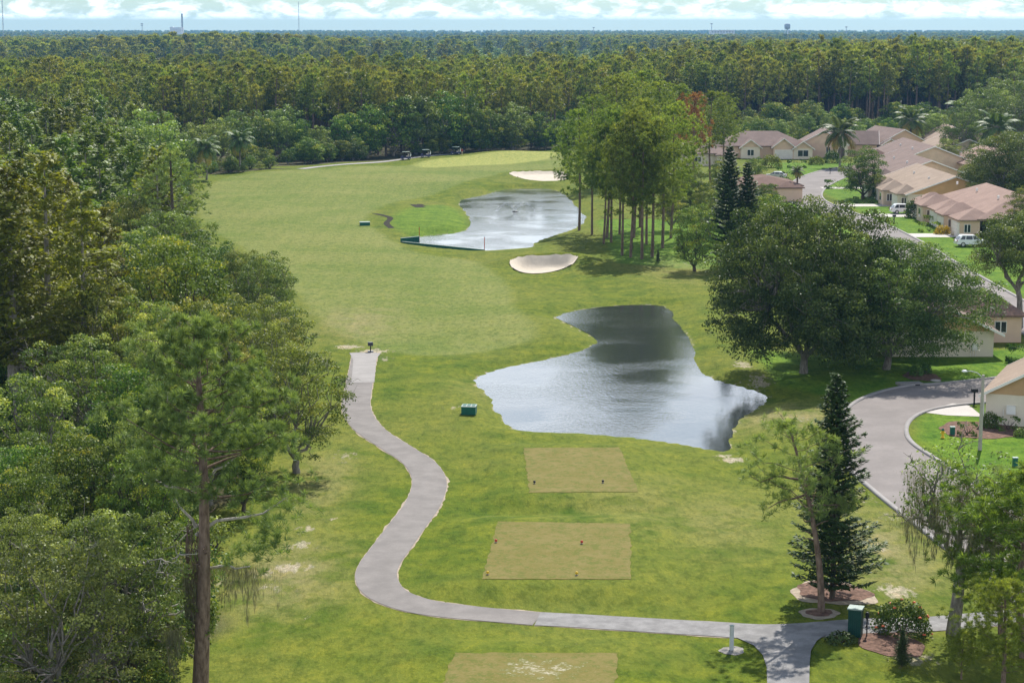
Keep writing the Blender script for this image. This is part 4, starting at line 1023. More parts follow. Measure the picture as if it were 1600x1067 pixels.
# undergrowth inside the near forest edge
pts = scatter(-120, -14, 84, 448, 3.2); e = np.interp(pts[:, 1], EDGE_Y, EDGE_X)
keep = (pts[:, 0] < e - .8) & (pts[:, 0] > -(pts[:, 1] * .285 + 6)) & (pts[:, 0] > e - 40); pts = pts[keep]
bush = [broadleaf(130 + i, 3.0, 3.6, .2, 26, .24, 46, MT['bark_dark'], MT[m_], dens_low=.9, clump_r=.75) for i, m_ in enumerate(('broad', 'oak_grey', 'broad'))]
bushm = [joined(b, 'bush_mesh') for b in bush]
scatter_mass('undergrowth', 'tangled bushes under the forest edge trees', np.column_stack([pts, np.array(height(pts)) - .1]), rng.uniform(.5, 1.25, len(pts)), rng.choice(3, len(pts)), bushm)
# far woods to the horizon: low grades
far_m = [joined(broadleaf(140 + i, 13, 12, 1.0, 26, 1.5, 26, MT['bark_grey'], MT[m_], dens_low=.9, clump_r=2.0), 'tree_mesh') for i, m_ in enumerate(('oak_grey', 'broad', 'oak_grey'))]
far_m += [joined(pine(150 + i, 18, 9, 7.0, 14, 6, 6, 1.6, .8, MT['bark_pine'], MT['pine_forest']), 'tree_mesh') for i in range(2)]
def fan(d0, d1, sp0, sp1, half=.30):
    o = []; d = d0
    while d < d1:
        sp = sp0 + (sp1 - sp0) * (d - d0) / (d1 - d0); n = int(2 * half * d / sp)
        x = np.linspace(-half * d, half * d, n) + rng.uniform(-.5, .5, n) * sp; o.append(np.column_stack([x, np.full(n, d) + rng.uniform(-.5, .5, n) * sp])); d += sp
    return np.concatenate(o)
pts = np.concatenate([fan(905, 3000, 10, 15), fan(3000, 9500, 17, 34)])
nz = np.sin(pts[:, 0] / 170 + 1.3 * np.sin(pts[:, 1] / 260)) * np.sin(pts[:, 1] / 330 + .4) + .5 * np.sin(pts[:, 0] / 61 + pts[:, 1] / 140)
pts = pts[(nz > -.75) | (rng.random(len(pts)) < .35)]
stand = np.exp(-(((pts[:, 0] + 215) / 90) ** 4 + ((pts[:, 1] - 1480) / 130) ** 4))
sc_ = rng.uniform(.75, 1.2, len(pts)) * (1 + .22 * stand) * (1 + .25 * sstep(pts[:, 1], 3000, 9000))
patch = np.sin(pts[:, 0] / 120 + 1.7 * np.sin(pts[:, 1] / 310)) + np.sin(pts[:, 1] / 190 + pts[:, 0] / 260) + .35 * rng.normal(size=len(pts))
sc_ = sc_ * np.where(patch > .4, 1.12, .82)
kd = np.where((patch > .4) | (stand > .4), rng.integers(3, 5, len(pts)), rng.integers(0, 3, len(pts)))
scatter_mass('far_woods', 'blue hazed woodland stretching to the horizon', np.column_stack([pts, np.zeros(len(pts))]), sc_, kd, far_m)

# ------------------------------------------------------------------ houses
def shingles(name, col):
    m, t = new_mat(name); co = coords(t)
    a = noise(t, co, 0.5, 4.0, .6); b_ = noise(t, co, 5.0, 3.0, .7)
    wv = t.nodes.new('ShaderNodeTexWave'); wv.wave_type = 'BANDS'; wv.bands_direction = 'Z'; wv.inputs['Scale'].default_value = 2.6; wv.inputs['Distortion'].default_value = 1.0; L(t, co, wv.inputs[0])
    c = mixc(t, mapr(t, a, .3, .7), tuple(k * .86 for k in col), tuple(k * 1.12 for k in col))
    c = mixc(t, mapr(t, b_, .35, .7, 0, .55), c, tuple(k * .7 for k in col))
    c = mixc(t, math_n(t, 'MULTIPLY', wv.outputs['Fac'], .22), c, tuple(k * .55 for k in col))
    out(t, bsdf(t, c, .95, .1, 0, bump(t, wv.outputs['Fac'], .3, .02)).outputs[0]); return m
def siding(name, col):
    m, t = new_mat(name); co = coords(t)
    wv = t.nodes.new('ShaderNodeTexWave'); wv.wave_type = 'BANDS'; wv.bands_direction = 'Z'; wv.wave_profile = 'SAW'; wv.inputs['Scale'].default_value = 1.6; L(t, co, wv.inputs[0])
    a = noise(t, co, .8, 4.0, .6)
    c = mixc(t, mapr(t, a, .3, .7), tuple(k * .92 for k in col), tuple(k * 1.06 for k in col))
    out(t, bsdf(t, c, .8, .2, 0, bump(t, wv.outputs['Fac'], .5, .03)).outputs[0]); return m
MT['roof_pink'] = shingles('pinkish brown shingles', (.36, .25, .205)); MT['roof_brown'] = shingles('grey brown shingles', (.25, .185, .16)); MT['roof_tan'] = shingles('tan shingles', (.37, .285, .22)); MT['roof_red'] = shingles('red brown shingles', (.2, .13, .105))
MT['cream'] = plain('cream stucco', (.74, .66, .54), .9, .1, var=.05, scale=.6); MT['peach'] = plain('peach stucco', (.7, .51, .38), .9, .1, var=.05, scale=.6); MT['beige'] = plain('beige stucco', (.62, .5, .38), .9, .1, var=.05)
MT['sid_tan'] = siding('tan lap siding', (.55, .36, .2)); MT['sid_orange'] = siding('orange tan lap siding', (.64, .41, .2)); MT['sid_peach'] = siding('peach lap siding', (.7, .52, .38))
MT['trim'] = plain('white painted trim', (.8, .78, .74), .6, var=.04); MT['gdoor'] = plain('white garage door', (.74, .7, .64), .6, var=.05)
def glass_dark():
    m, t = new_mat('dark window glass'); b = bsdf(t, (.03, .035, .04), .06, .6); out(t, b.outputs[0]); return m
MT['glass'] = glass_dark()
MT['door'] = plain('dark front door', (.1, .07, .055), .5, var=.1)
class House:
    def __init__(s, label, x, y, rz=0.0, group=None):
        s.o = thing('house', label, 'house', (x, y, hz(x, y) - .02), rz, group)
    def wall(s, cx, cy, W, L_, eave, ridge, ax, mat, gable):
        """ax 'y': ridge runs along y"""
        mb = MB(); sl = (ridge - eave) / (W / 2)
        pent = [(-W / 2, 0), (W / 2, 0), (W / 2, eave)] + ([(0, ridge - .02)] if gable else []) + [(-W / 2, eave)]
        if ax == 'y': mb.prism(pent, (cx, cy - L_ / 2, 0), (1, 0, 0), (0, 0, 1), (0, L_, 0))
        else: mb.prism(pent, (cx - L_ / 2, cy, 0), (0, 1, 0), (0, 0, 1), (L_, 0, 0))
        return mb.build('wall', mat, s.o)
    def gable(s, cx, cy, W, L_, eave, ridge, ax, wallm, roofm, sid=None, over=.55, ends=(1, 1)):
        s.wall(cx, cy, W, L_, eave, ridge, ax, wallm, True)
        sl = (ridge - eave) / (W / 2); hw = W / 2 + over; ze = eave - sl * over; th = .2; ll = L_ + 2 * over
        prof = [(-hw, ze), (0, ridge), (hw, ze), (hw, ze + th), (0, ridge + th), (-hw, ze + th)]
        mb = MB()
        if ax == 'y': mb.prism(prof, (cx, cy - ll / 2, 0), (1, 0, 0), (0, 0, 1), (0, ll, 0))
        else: mb.prism(prof, (cx - ll / 2, cy, 0), (0, 1, 0), (0, 0, 1), (ll, 0, 0))
        rf = mb.build('roof', roofm, s.o)
        for k, sg in enumerate((-1, 1)):
            if not ends[k]: continue
            rk = MB(); pr2 = [(-hw, ze - .03), (0, ridge - .03), (hw, ze - .03), (hw, ze + th + .015), (0, ridge + th + .015), (-hw, ze + th + .015)]
            e = sg * ll / 2
            if ax == 'y': rk.prism(pr2, (cx, cy + e, 0), (1, 0, 0), (0, 0, 1), (0, sg * .06, 0))
            else: rk.prism(pr2, (cx + e, cy, 0), (0, 1, 0), (0, 0, 1), (sg * .06, 0, 0))
            rk.build('rake_board', MT['trim'], s.o)
            if sid:
                tm = MB(); tri = [(-W / 2 + .02, eave), (W / 2 - .02, eave), (0, ridge - .12)]; e2 = sg * (L_ / 2 + .003)
                if ax == 'y': tm.prism(tri, (cx, cy + e2, 0), (1, 0, 0), (0, 0, 1), (0, sg * .05, 0))
                else: tm.prism(tri, (cx + e2, cy, 0), (0, 1, 0), (0, 0, 1), (sg * .05, 0, 0))
                tm.build('gable_siding', sid, s.o)
        return rf
    def hip(s, cx, cy, W, L_, eave, ridge, ax, wallm, roofm, over=.55):
        s.wall(cx, cy, W, L_, eave, ridge, ax, wallm, False)
        a, b = (W, L_) if ax == 'y' else (L_, W); X, Y = a / 2 + over, b / 2 + over; z0 = eave - .05; z1 = eave + .13
        if a >= b: r0, r1 = (-(X - Y), 0), (X - Y, 0)
        else: r0, r1 = (0, -(Y - X)), (0, Y - X)
        V = [(cx + x, cy + y, z) for z in (z0, z1) for x, y in ((-X, -Y), (X, -Y), (X, Y), (-X, Y))] + [(cx + r0[0], cy + r0[1], ridge), (cx + r1[0], cy + r1[1], ridge)]
        F = [(3, 2, 1, 0), (0, 1, 5, 4), (1, 2, 6, 5), (2, 3, 7, 6), (3, 0, 4, 7)]
        if a >= b: F += [(4, 5, 9, 8), (5, 6, 9), (6, 7, 8, 9), (7, 4, 8)]
        else: F += [(4, 5, 8), (5, 6, 9, 8), (6, 7, 9), (7, 4, 8, 9)]
        mb = MB(); mb.add(V, F); return mb.build('roof', roofm, s.o)
    def on_wall(s, side, x, y, z, w_, h, depth, name, mat, parent=None):
        """flat box on a wall face; side is the way it faces"""
        dx, dy = {'x-': (-1, 0), 'x+': (1, 0), 'y-': (0, -1), 'y+': (0, 1)}[side]
        mb = MB(); c = (x + dx * depth / 2, y + dy * depth / 2, z + h / 2)
        mb.box(c, (depth, w_, h) if dx else (w_, depth, h)); return mb.build(name, mat, parent or s.o)
    def window(s, side, x, y, z, w_, h):
        f = s.on_wall(side, x, y, z, w_, h, .07, 'window', MT['trim'])
        dx, dy = {'x-': (-1, 0), 'x+': (1, 0), 'y-': (0, -1), 'y+': (0, 1)}[side]
        n = 2 if w_ > .9 else 1
        for k in range(n):
            o = (k - (n - 1) / 2) * (w_ / n); pw_ = w_ / n - .12
            s.on_wall(side, x + dx * .07 + (o if dy else 0), y + dy * .07 + (o if dx else 0), z + .08, pw_, h - .16, .015, 'pane', MT['glass'], f)
    def garage(s, side, x, y, w_=4.8, h=2.15):
        f = s.on_wall(side, x, y, .02, w_ + .2, h + .1, .05, 'garage_door', MT['trim']); dx, dy = {'x-': (-1, 0), 'x+': (1, 0), 'y-': (0, -1)}[side]
        for k in range(4): s.on_wall(side, x + dx * .05, y + dy * .05, .05 + k * h / 4, w_, h / 4 - .03, .04, 'panel', MT['gdoor'], f)
    def door(s, side, x, y): s.on_wall(side, x, y, .05, 1.0, 2.1, .06, 'door', MT['door'])
    def vent(s, x, y, z): MB().box((x, y, z), (.3, .3, .5)).build('roof_vent', MT['trim'], s.o)
# cream house behind the big oaks
h = House('cream stucco house with tan gable siding behind the big oaks', 41.0, 196.5)
h.gable(0, 0, 10.4, 15.6, 2.5, 5.0, 'y', MT['cream'], MT['roof_brown'], MT['sid_tan'], over=.85)
h.hip(6.6, 3.6, 5.2, 7.0, 2.7, 4.9, 'x', MT['peach'], MT['roof_red']); h.hip(6.8, 10.2, 4.6, 5.0, 2.4, 4.2, 'x', MT['peach'], MT['roof_red'])
h.window('y-', 8.0, 1.0, 1.0, 1.2, 1.2); h.window('y-', -2.6, -7.85, 1.0, 1.2, 1.2); h.garage('x+', 10.1, 3.6, 4.4)
MB().box((3.4, -7.9, 1.0), (.5, .18, .6)).build('meter_box', MT['trim'], h.o)
mb = MB(); [mb.tube([(3.0 + .25 * k, -7.87, .05), (3.0 + .25 * k, -7.87, 1.1)], .025, 6) for k in range(3)]; mb.build('conduit', MT['trim'], h.o)
# cream house by the lamp post
h = House('cream house with tan gable beside the lamp post', 44.4, 160.6, R(-22))
h.gable(0, 0, 8.8, 14, 2.5, 4.9, 'y', MT['cream'], MT['roof_tan'], MT['sid_tan'], over=.5)
h.window('x-', -4.4, -3.0, .9, 1.2, 1.2); MB().box((-2.4, -7.1, 1.3), (.7, .2, .7)).build('meter_box', MT['trim'], h.o)
h.door('x-', -4.4, 1.2); h.garage('x-', -4.4, 4.2, 3.6)
mb = MB(); mb.tube([(-3.0, -7.08, .05), (-3.0, -7.08, 1.3)], .03, 6); mb.build('conduit', MT['trim'], h.o)
mb = MB(); mb.tube([(-4.75, -7.1, 2.2), (-4.55, -7.1, 1.9), (-4.5, -7.1, .1)], .05, 6); mb.build('downpipe', MT['trim'], h.o)
# row villas
def villa(label, x, y, W, L_, ridge, kind, wallm, roofm, sid, wings, wing_roof, vents=2):
    h = House(label, x, y)
    (h.gable if kind == 'gable' else h.hip)(0, 0, W, L_, 2.8, ridge, 'y', wallm, roofm, *((sid,) if kind == 'gable' else ()))
    xw = -W / 2
    for k, (wy, ww, out_, gar) in enumerate(wings):
        h.hip(xw - out_ / 2 + 1.2, wy, ww, out_ + 2.4, 2.65, 4.3 + .12 * (k % 2), 'x', MT['beige'] if k % 2 else wallm, wing_roof, over=.45)
        fx = xw - out_ - 0.0
        if gar: h.garage('x-', fx, wy, ww - .9)
        else: h.window('x-', fx, wy, .7, 1.6, 1.5)
        h.window('y-', fx + 1.1, wy - ww / 2, .8, 1.0, 1.3)
    for k in range(len(wings) - 1):
        my = (wings[k][0] + wings[k + 1][0]) / 2; h.door('x-', xw, my); h.window('x-', xw, my + 1.4, .9, .8, 1.3)
    for k in range(vents): h.vent(-W * .18, -L_ * .25 + k * L_ * .4, ridge - .75)
    h.window('y-', -W * .25, -L_ / 2 - .003, .9, 1.4, 1.2)
    return h
villa('pinkish roofed villa row with hipped garage wings beside the white van drive', 78, 317, 15, 36, 6.2, 'hip', MT['peach'], MT['roof_pink'], None, [(-15, 6, 3, True), (-7, 5, 3.6, True), (1, 6, 3, True), (9, 5, 3.6, False), (15, 4.6, 3, True)], MT['roof_pink'], 3)
villa('tan roofed villa with orange gable siding facing the pink roofs', 77, 362, 16.5, 33, 5.8, 'gable', MT['cream'], MT['roof_tan'], MT['sid_orange'], [(-12, 5.5, 1.4, True), (-4, 5, 2.4, False), (4, 5.5, 1.4, True), (12, 5, 2.2, True)], MT['roof_tan'])
villa('brown roofed villa with peach gable behind the tan roof', 81, 402, 17, 34, 6.0, 'gable', MT['beige'], MT['roof_brown'], MT['sid_peach'], [(-11, 6, 1.6, True), (0, 5, 2.4, False), (10, 6, 1.8, True)], MT['roof_brown'])
villa('dark brown villa roof farther up the street', 91, 447, 17, 34, 6.1, 'gable', MT['peach'], MT['roof_brown'], MT['sid_peach'], [(-10, 6, 1.6, True), (4, 5, 2.4, False)], MT['roof_red'])
# houses at the head of the street
h = House('wide grey brown roofed house with white trimmed front gables at the street head', 61.5, 494)
h.hip(0, 0, 14, 22, 3.0, 6.4, 'x', MT['peach'], MT['roof_brown'])
h.gable(4.5, -6.5, 5.0, 5.0, 3.0, 4.9, 'y', MT['peach'], MT['roof_brown'], MT['sid_peach'], ends=(1, 0)); h.gable(-3.5, -6.2, 4.6, 5.0, 2.9, 4.6, 'y', MT['cream'], MT['roof_brown'], MT['sid_peach'], ends=(1, 0)); h.gable(9.2, -6.6, 4.6, 5.0, 2.6, 4.2, 'y', MT['cream'], MT['roof_red'], MT['sid_peach'], ends=(1, 0))
h.garage('y-', 4.5, -9.0, 4.2); h.window('y-', -3.5, -8.7, .8, 1.6, 1.5); h.window('y-', -8.0, -7.0, .9, 1.2, 1.3); h.window('y-', 9.2, -9.1, .6, 2.6, 1.6)
h = House('peach house with tall arched entry and broad gable', 78.0, 500, R(-8))
h.gable(0, 0, 11.5, 18, 3.4, 6.5, 'y', MT['peach'], MT['roof_brown'], MT['sid_peach']); h.gable(7.5, 1, 9, 11, 3.2, 6.0, 'x', MT['peach'], MT['roof_brown'], MT['sid_peach'])
h.window('y-', 1.0, -9.0, .6, 1.0, 2.1); h.window('y-', 2.6, -9.0, .6, .8, 2.1); h.gable(4.2, -9.0, 3.0, 3.0, 3.2, 4.4, 'y', MT['cream'], MT['roof_brown'], None, over=.3, ends=(1, 0))
mb = MB(); arch = [(-.8, 0), (.8, 0), (.8, 1.9)] + [(.8 * math.cos(q), 1.9 + .8 * math.sin(q)) for q in np.linspace(0.3, 2.84, 7)] + [(-.8, 1.9)]
mb.prism(arch, (4.2, -10.5, .02), (1, 0, 0), (0, 0, 1), (0, -.06, 0)); mb.build('arched_doorway', MT['door'], h.o)
for (x, y, rz, W, L_, rd, wm, rm, lb) in ((96, 508, R(10), 13, 20, 6.2, 'peach', 'roof_brown', 'peach gabled house behind the palm'), (112, 512, R(-5), 14, 20, 6.8, 'peach', 'roof_tan', 'high peach roofed house among the far oaks'), (106, 478, R(4), 14, 22, 5.6, 'beige', 'roof_tan', 'low tan roof behind the villa row'),
        (124, 470, R(20), 13, 18, 5.6, 'cream', 'roof_brown', 'low grey roof among the palms behind the villas'), (104, 428, R(2), 15, 24, 5.8, 'peach', 'roof_pink', 'pinkish roof behind the brown villa'), (118, 500, R(12), 14, 20, 6.0, 'beige', 'roof_brown', 'brown roof beside the high peach house'), (47, 372, R(3), 11, 15, 4.3, 'peach', 'roof_red', 'low red brown roof beside the bare trunked palm'), (44, 470, R(8), 13, 20, 5.2, 'cream', 'roof_brown', 'low brown roof glimpsed behind the grove')):
    h = House(lb, x, y, rz); (h.hip if x < 50 else h.gable)(0, 0, W, L_, 2.8, rd, 'y', MT[wm], MT[rm]); h.window('y-', -W * .2, -L_ / 2 - .003, .9, 1.5, 1.3); h.window('y-', W * .22, -L_ / 2 - .003, .9, 1.2, 1.3); h.garage('x-', -W / 2, -L_ * .2)
    h.gable(-W * .32, -L_ / 2 + .5, W * .36, 4.5, 2.6, 4.0, 'y', MT[wm], MT[rm], MT['sid_peach'], over=.4, ends=(1, 0)) if x > 50 else h.hip(W * .3, -L_ / 2 + .5, 4.5, 4, 2.5, 3.6, 'y', MT[wm], MT[rm], over=.4)
    h.vent(0.8, 1, rd - .2)
# far town roofs
for k, (px, d, wd_) in enumerate(((60,1500,22),(112,1560,26),(165,1420,14),(192,1450,10),(95,1750,30),(30,1700,24),(1508,1250,16))):
    h = House('pale roofed building among the far trees', (px - 800) / FPX * d, d, R(k * 13), 'far pale rooftops'); h.gable(0, 0, 12, wd_, 8.5 if k < 6 else 6, 13.0 if k < 6 else 9, 'x', MT['cream'], MT['trim'], None)
    h.window('y-', 0, -6, 5, 2, 2)

# ------------------------------------------------------------------ skyline towers
MT['steel'] = plain('grey painted steel', (.42, .44, .46), .5, metal=.3, var=.08); MT['plant'] = plain('pale industrial cladding', (.7, .72, .74), .7, var=.06, scale=.05); MT['stack'] = plain('grey concrete stack', (.34, .35, .36), .8, var=.08, scale=.05)
def sky_xy(px, d): return ((px - 800) / FPX * d, d)
def sky_z(py, d): return CAM_H + (47 - py) * d / FPX
d = 4000
x, y = sky_xy(283, d); o = thing('power_plant', 'pale power plant with tall grey chimney on the horizon', 'power plant', (x, y, 0))
zt = sky_z(43.5, d); mb = MB(); mb.box((-.6, 0, zt / 2), (23.5, 25, zt)); mb.build('boiler_house', MT['plant'], o)
mb = MB(); mb.box((-8.6, -2.4, sky_z(42.6, d) / 2), (5, 18.5, sky_z(42.6, d))); mb.build('side_block', MT['plant'], o)
mb = MB(); mb.lathe((10.3, 0, 0), [(2.1, 0), (1.85, 28), (1.65, sky_z(22.5, d))], 12); mb.build('chimney', MT['stack'], o)
def mast(px, py, d, wdt, name, label, cat, arms=0):
    x, y = sky_xy(px, d); H = sky_z(py, d); o = thing(name, label, cat, (x, y, 0))
    for k in range(3):
        q = k * 2.094; mb = MB(); mb.tube([(wdt * math.cos(q), wdt * math.sin(q), 0), (wdt * .6 * math.cos(q), wdt * .6 * math.sin(q), H)], wdt * .28, 5); mb.build('leg', MT['steel'], o)
    n = int(H / (wdt * 5)); mb = MB()
    for k in range(n):
        z0, z1 = H * k / n, H * (k + 1) / n; q = k * 2.094; r0 = wdt * (1 - .4 * k / n)
        mb.tube([(r0 * math.cos(q), r0 * math.sin(q), z0), (r0 * math.cos(q + 2.094), r0 * math.sin(q + 2.094), z1)], wdt * .14, 4)
    mb.build('bracing', MT['steel'], o)
    for k in range(arms):
        mb = MB(); mb.box((0, 0, H * (.97 - .07 * k)), (wdt * 5, wdt * 5, wdt * 1.6)); mb.build('antenna_ring', MT['steel'], o)
mast(14.5, -6, 3000, .8, 'radio_mast', 'very tall guyed radio mast rising out of the far woods', 'mast')
mast(471, 4, 3300, .65, 'radio_mast', 'slim radio mast with a platform midway on the horizon', 'mast', 0)
mast(229, 37, 4000, .9, 'cell_tower', 'antenna tower beside the far power plant', 'tower', 2)
mast(926, 43, 4000, .9, 'cell_tower', 'thin tower alone above the far woods behind the green', 'tower', 1)
mast(1316, 42, 4000, .9, 'cell_tower', 'thin tower beyond the tall pines', 'tower', 1)
mast(1108, 37, 4000, 1.0, 'cell_tower', 'lattice tower standing by the long flat building', 'tower', 1)
x, y = sky_xy(1124, 4000); o = thing('long_building', 'long flat roofed building on the horizon', 'building', (x, y, 0)); zt = sky_z(48.2, 4000)
mb = MB(); mb.box((0, 0, zt / 2), (48, 26, zt)); mb.build('wall', MT['plant'], o); mb = MB(); mb.box((0, 0, zt + .4), (49, 27, .6)); mb.build('roof', MT['steel'], o)
for k in range(8): MB().box((-20 + k * 5.7, -13.05, zt - 3), (3.4, .2, 1.6)).build('window', MT['glass'], o)
x, y = sky_xy(1225, 4000); o = thing('water_tower', 'water tower on legs above the far woods', 'water tower', (x, y, 0)); zt = sky_z(37.5, 4000)
mb = MB(); mb.lathe((0, 0, zt - 12), [(1.3, 0), (5.4, 2), (5.9, 4), (5.9, 9.6), (3.8, 11.5), (.3, 12)], 18); mb.build('tank', MT['stack'], o, True)
for k in range(5):
    q = k * 1.257; MB().tube([(6 * math.cos(q), 6 * math.sin(q), 0), (5.2 * math.cos(q), 5.2 * math.sin(q), zt - 9)], .4, 6).build('leg', MT['plant'], o)
MB().tube([(0, 0, 0), (0, 0, zt - 11.5)], .8, 8).build('riser_pipe', MT['plant'], o)

# ------------------------------------------------------------------ things on the course and in the street
MT['cab_green'] = plain('very dark green paint', (.008, .055, .045), .5, var=.15, scale=3); MT['green_paint'] = plain('dark green paint', (.012, .12, .088), .5, var=.15, scale=3); MT['lid'] = plain('weathered grey green lid', (.3, .38, .34), .6, var=.15, scale=4); MT['black'] = plain('black plastic', (.02, .02, .022), .5, var=.1)
MT['red'] = plain('red paint', (.55, .06, .03), .5); MT['yellow'] = plain('yellow paint', (.75, .48, .03), .5); MT['post_grey'] = plain('galvanised grey post', (.5, .53, .54), .6, var=.08); MT['wood_post'] = plain('weathered pole', (.4, .37, .32), .8, var=.12, scale=2)
MT['white'] = plain('white car paint', (.78, .79, .8), .25, .6, var=.02); MT['silver'] = plain('silver car paint', (.55, .57, .58), .25, .6, .3, var=.02); MT['navy'] = plain('dark navy car paint', (.025, .03, .05), .25, .6, var=.02); MT['purple'] = plain('dark blue cart body', (.03, .03, .12), .35, .5, var=.05)
MT['tyre'] = plain('tyre rubber', (.025, .025, .026), .85, var=.1); MT['rim'] = plain('alloy rim', (.5, .5, .52), .35, metal=.7, var=.05); MT['tail'] = plain('red tail lamp', (.35, .02, .02), .3, var=.05); MT['lamp_w'] = plain('pale lamp housing', (.75, .77, .76), .4, var=.04); MT['seat'] = plain('cream seat vinyl', (.6, .55, .48), .6, var=.05)
def at(px, py): x, y = G(px, py); return (x, y, hz(x, y))
# tee markers
for px, py, m_, lb, tz in ((835,756,'black','black tee marker on the upper tee nearer the path',.45),(942,755,'black','black tee marker on the upper tee nearer the street',.45),(775,848,'red','red tee marker on the lower tee nearer the path',.45),(909,850,'red','red tee marker on the lower tee nearer the street',.45),
        (762,898,'yellow','yellow tee marker at the lower tee corner by the path',.45),(901,899,'yellow','yellow tee marker at the front of the lower tee',.45)):
    x, y = G(px, py, tz); o = thing('tee_marker', lb, 'tee marker', (x, y, hz(x, y) + .02), 0, 'tee markers')
    MB().lathe((0, 0, 0), [(.02, 0), (.02, .06), (.07, .08), (.095, .14), (.07, .2), (.02, .23)], 12).build('ball', MT[m_], o, True); MB().lathe((0, 0, -.03), [(.09, 0), (.09, .05)], 12).build('base', MT['black'], o)
# pump box by the pond
o = thing('pump_box', 'green pump box with slatted pale lid beside the near pond', 'utility box', at(733, 649), R(-6)); MB().box((0, 0, .32), (1.15, 1.1, .64)).build('body', MT['green_paint'], o); MB().box((0, 0, .665), (1.2, 1.15, .05)).build('lid', MT['lid'], o)
for k in range(3): MB().box((-.37 + .37 * k, .1, .71), (.26, .75, .04)).build('lid_slat', MT['green_paint'], o)
o = thing('irrigation_box', 'low green irrigation box near the marsh ditch', 'utility box', at(570, 352), R(8)); MB().box((0, 0, .25), (1.6, 1.2, .5)).build('body', MT['green_paint'], o); MB().box((0, 0, .53), (1.66, 1.26, .06)).build('lid', MT['lid'], o)
# green bulkhead at the far pond
a, b, c = G(655, 374, -.2), G(626, 377, -.2), G(757, 391, -.3)
def bulkhead(p, q, h, label):
    o = thing('bulkhead_wall', label, 'retaining wall', (p[0], p[1], WATER_Z), math.atan2(q[1] - p[1], q[0] - p[0])); n = int(math.dist(p, q) / 1.0); ln = math.dist(p, q)
    for k in range(n): MB().box(((k + .5) * ln / n, 0, h / 2 - .25), (ln / n - .04, .12, h + .5)).build('board', MT['green_paint'], o)
    MB().box((ln / 2, 0, h + .04), (ln, .24, .07)).build('cap_rail', MT['lid'], o)
    return o
bulkhead(b, a, .75, 'green board wall with pale cap at the far pond corner'); bulkhead(b, c, .28, 'low green board edging along the far pond bank')
for px, py in ((655, 374), (757, 391)):
    x, y = G(px, py, -.3); o = thing('hazard_stake', 'thin red stake at an end of the green pond edging', 'stake', (x, y + .3, -.6), 0, 'red hazard stakes'); MB().tube([(0, 0, 0), (0, 0, 2.1)], .05, 6).build('pole', MT['red'], o); MB().lathe((0, 0, 2.1), [(.055, 0), (.04, .05), (.005, .09)], 6).build('cap', MT['black'], o)
# grey post, cabinet, washer
o = thing('marker_post', 'square grey post in a gravel ring beside the path', 'post', at(1143, 1017), R(15)); MB().box((0, 0, .63), (.17, .17, 1.3)).build('post', MT['post_grey'], o); MB().box((0, 0, 1.295), (.2, .2, .03)).build('cap', MT['lid'], o)
o = thing('utility_cabinet', 'tall dark green ribbed cabinet beside the cart path', 'cabinet', at(1336, 1001), R(-20)); MB().box((0, 0, .74), (.66, .66, 1.44)).build('body', MT['cab_green'], o)
MB().box((0, 0, 1.49), (.76, .76, .07)).build('lid', MT['lid'], o)
for k in range(6): MB().box((-.27 + k * .108, -.338, .74), (.03, .012, 1.4)).build('rib', MT['cab_green'], o)
o = thing('ball_washer', 'small black ball washer on a post next to the cabinet', 'ball washer', at(1354, 1001)); MB().tube([(0, 0, 0), (0, 0, .95)], .035, 8).build('pole', MT['black'], o); MB().lathe((0, 0, .9), [(.05, 0), (.1, .05), (.1, .3), (.05, .36)], 10).build('washer_head', MT['black'], o); MB().tube([(0, 0, .65), (-.1, -.05, .45)], .02, 6).build('handle', MT['black'], o)
o = thing('ball_washer', 'small dark blue stand at the far end of the path slab', 'ball washer', at(579, 549)); MB().tube([(0, 0, 0), (0, 0, .8)], .06, 8).build('pole', MT['black'], o); MB().box((0, 0, .8), (.5, .3, .35)).build('washer_head', MT['navy'], o); MB().box((0, 0, .05), (.55, .5, .1)).build('base', MT['navy'], o)
# street lamp
o = thing('street_lamp', 'street lamp on a weathered pole with a curved arm', 'street lamp', at(1531, 703)); MB().tube([(0, 0, -.2), (0.02, 0, 3), (.05, 0, 5.7)], [.15, .13, .1], 10).build('pole', MT['wood_post'], o)
MB().tube([(.05, 0, 5.45), (-.4, 0, 5.85), (-.9, 0, 5.98), (-1.1, 0, 5.98)], .035, 8).build('arm', MT['post_grey'], o, True); MB().add(*(lambda m: (m.V, m.F))(MB().lathe((-1.35, 0, 5.9), [(.08, 0), (.2, .03), (.22, .08), (.14, .15), (.03, .18)], 12))).build('lamp_head', MT['lamp_w'], o, True)
# mailboxes
def mailbox(x, y, label, rz=0.0):
    o = thing('mailbox', label, 'mailbox', (x, y, hz(x, y)), rz, 'mailboxes'); MB().box((0, 0, .5), (.12, .12, 1.1)).build('post', MT['black'], o)
    mb = MB(); mb.prism([(-.14, 0), (.14, 0), (.14, .18)] + [(.14 * math.cos(q), .18 + .14 * math.sin(q)) for q in (0.6, 1.2, 1.94, 2.54)] + [(-.14, .18)], (0, -.28, 1.06), (1, 0, 0), (0, 0, 1), (0, .56, 0)); mb.build('box', MT['black'], o); MB().box((.16, .1, 1.3), (.02, .16, .08)).build('flag', MT['red'], o)
for px, py, lb in ((1522,632,'dark mailbox by the white driveway'),(1397,349,'dark mailbox at the villa lawn corner'),(1297,272,'dark mailbox at the street curve')): mailbox(*G(px, py), lb, R(90))
mailbox(50.6, 213, 'dark mailbox behind the red hipped roof', R(90))
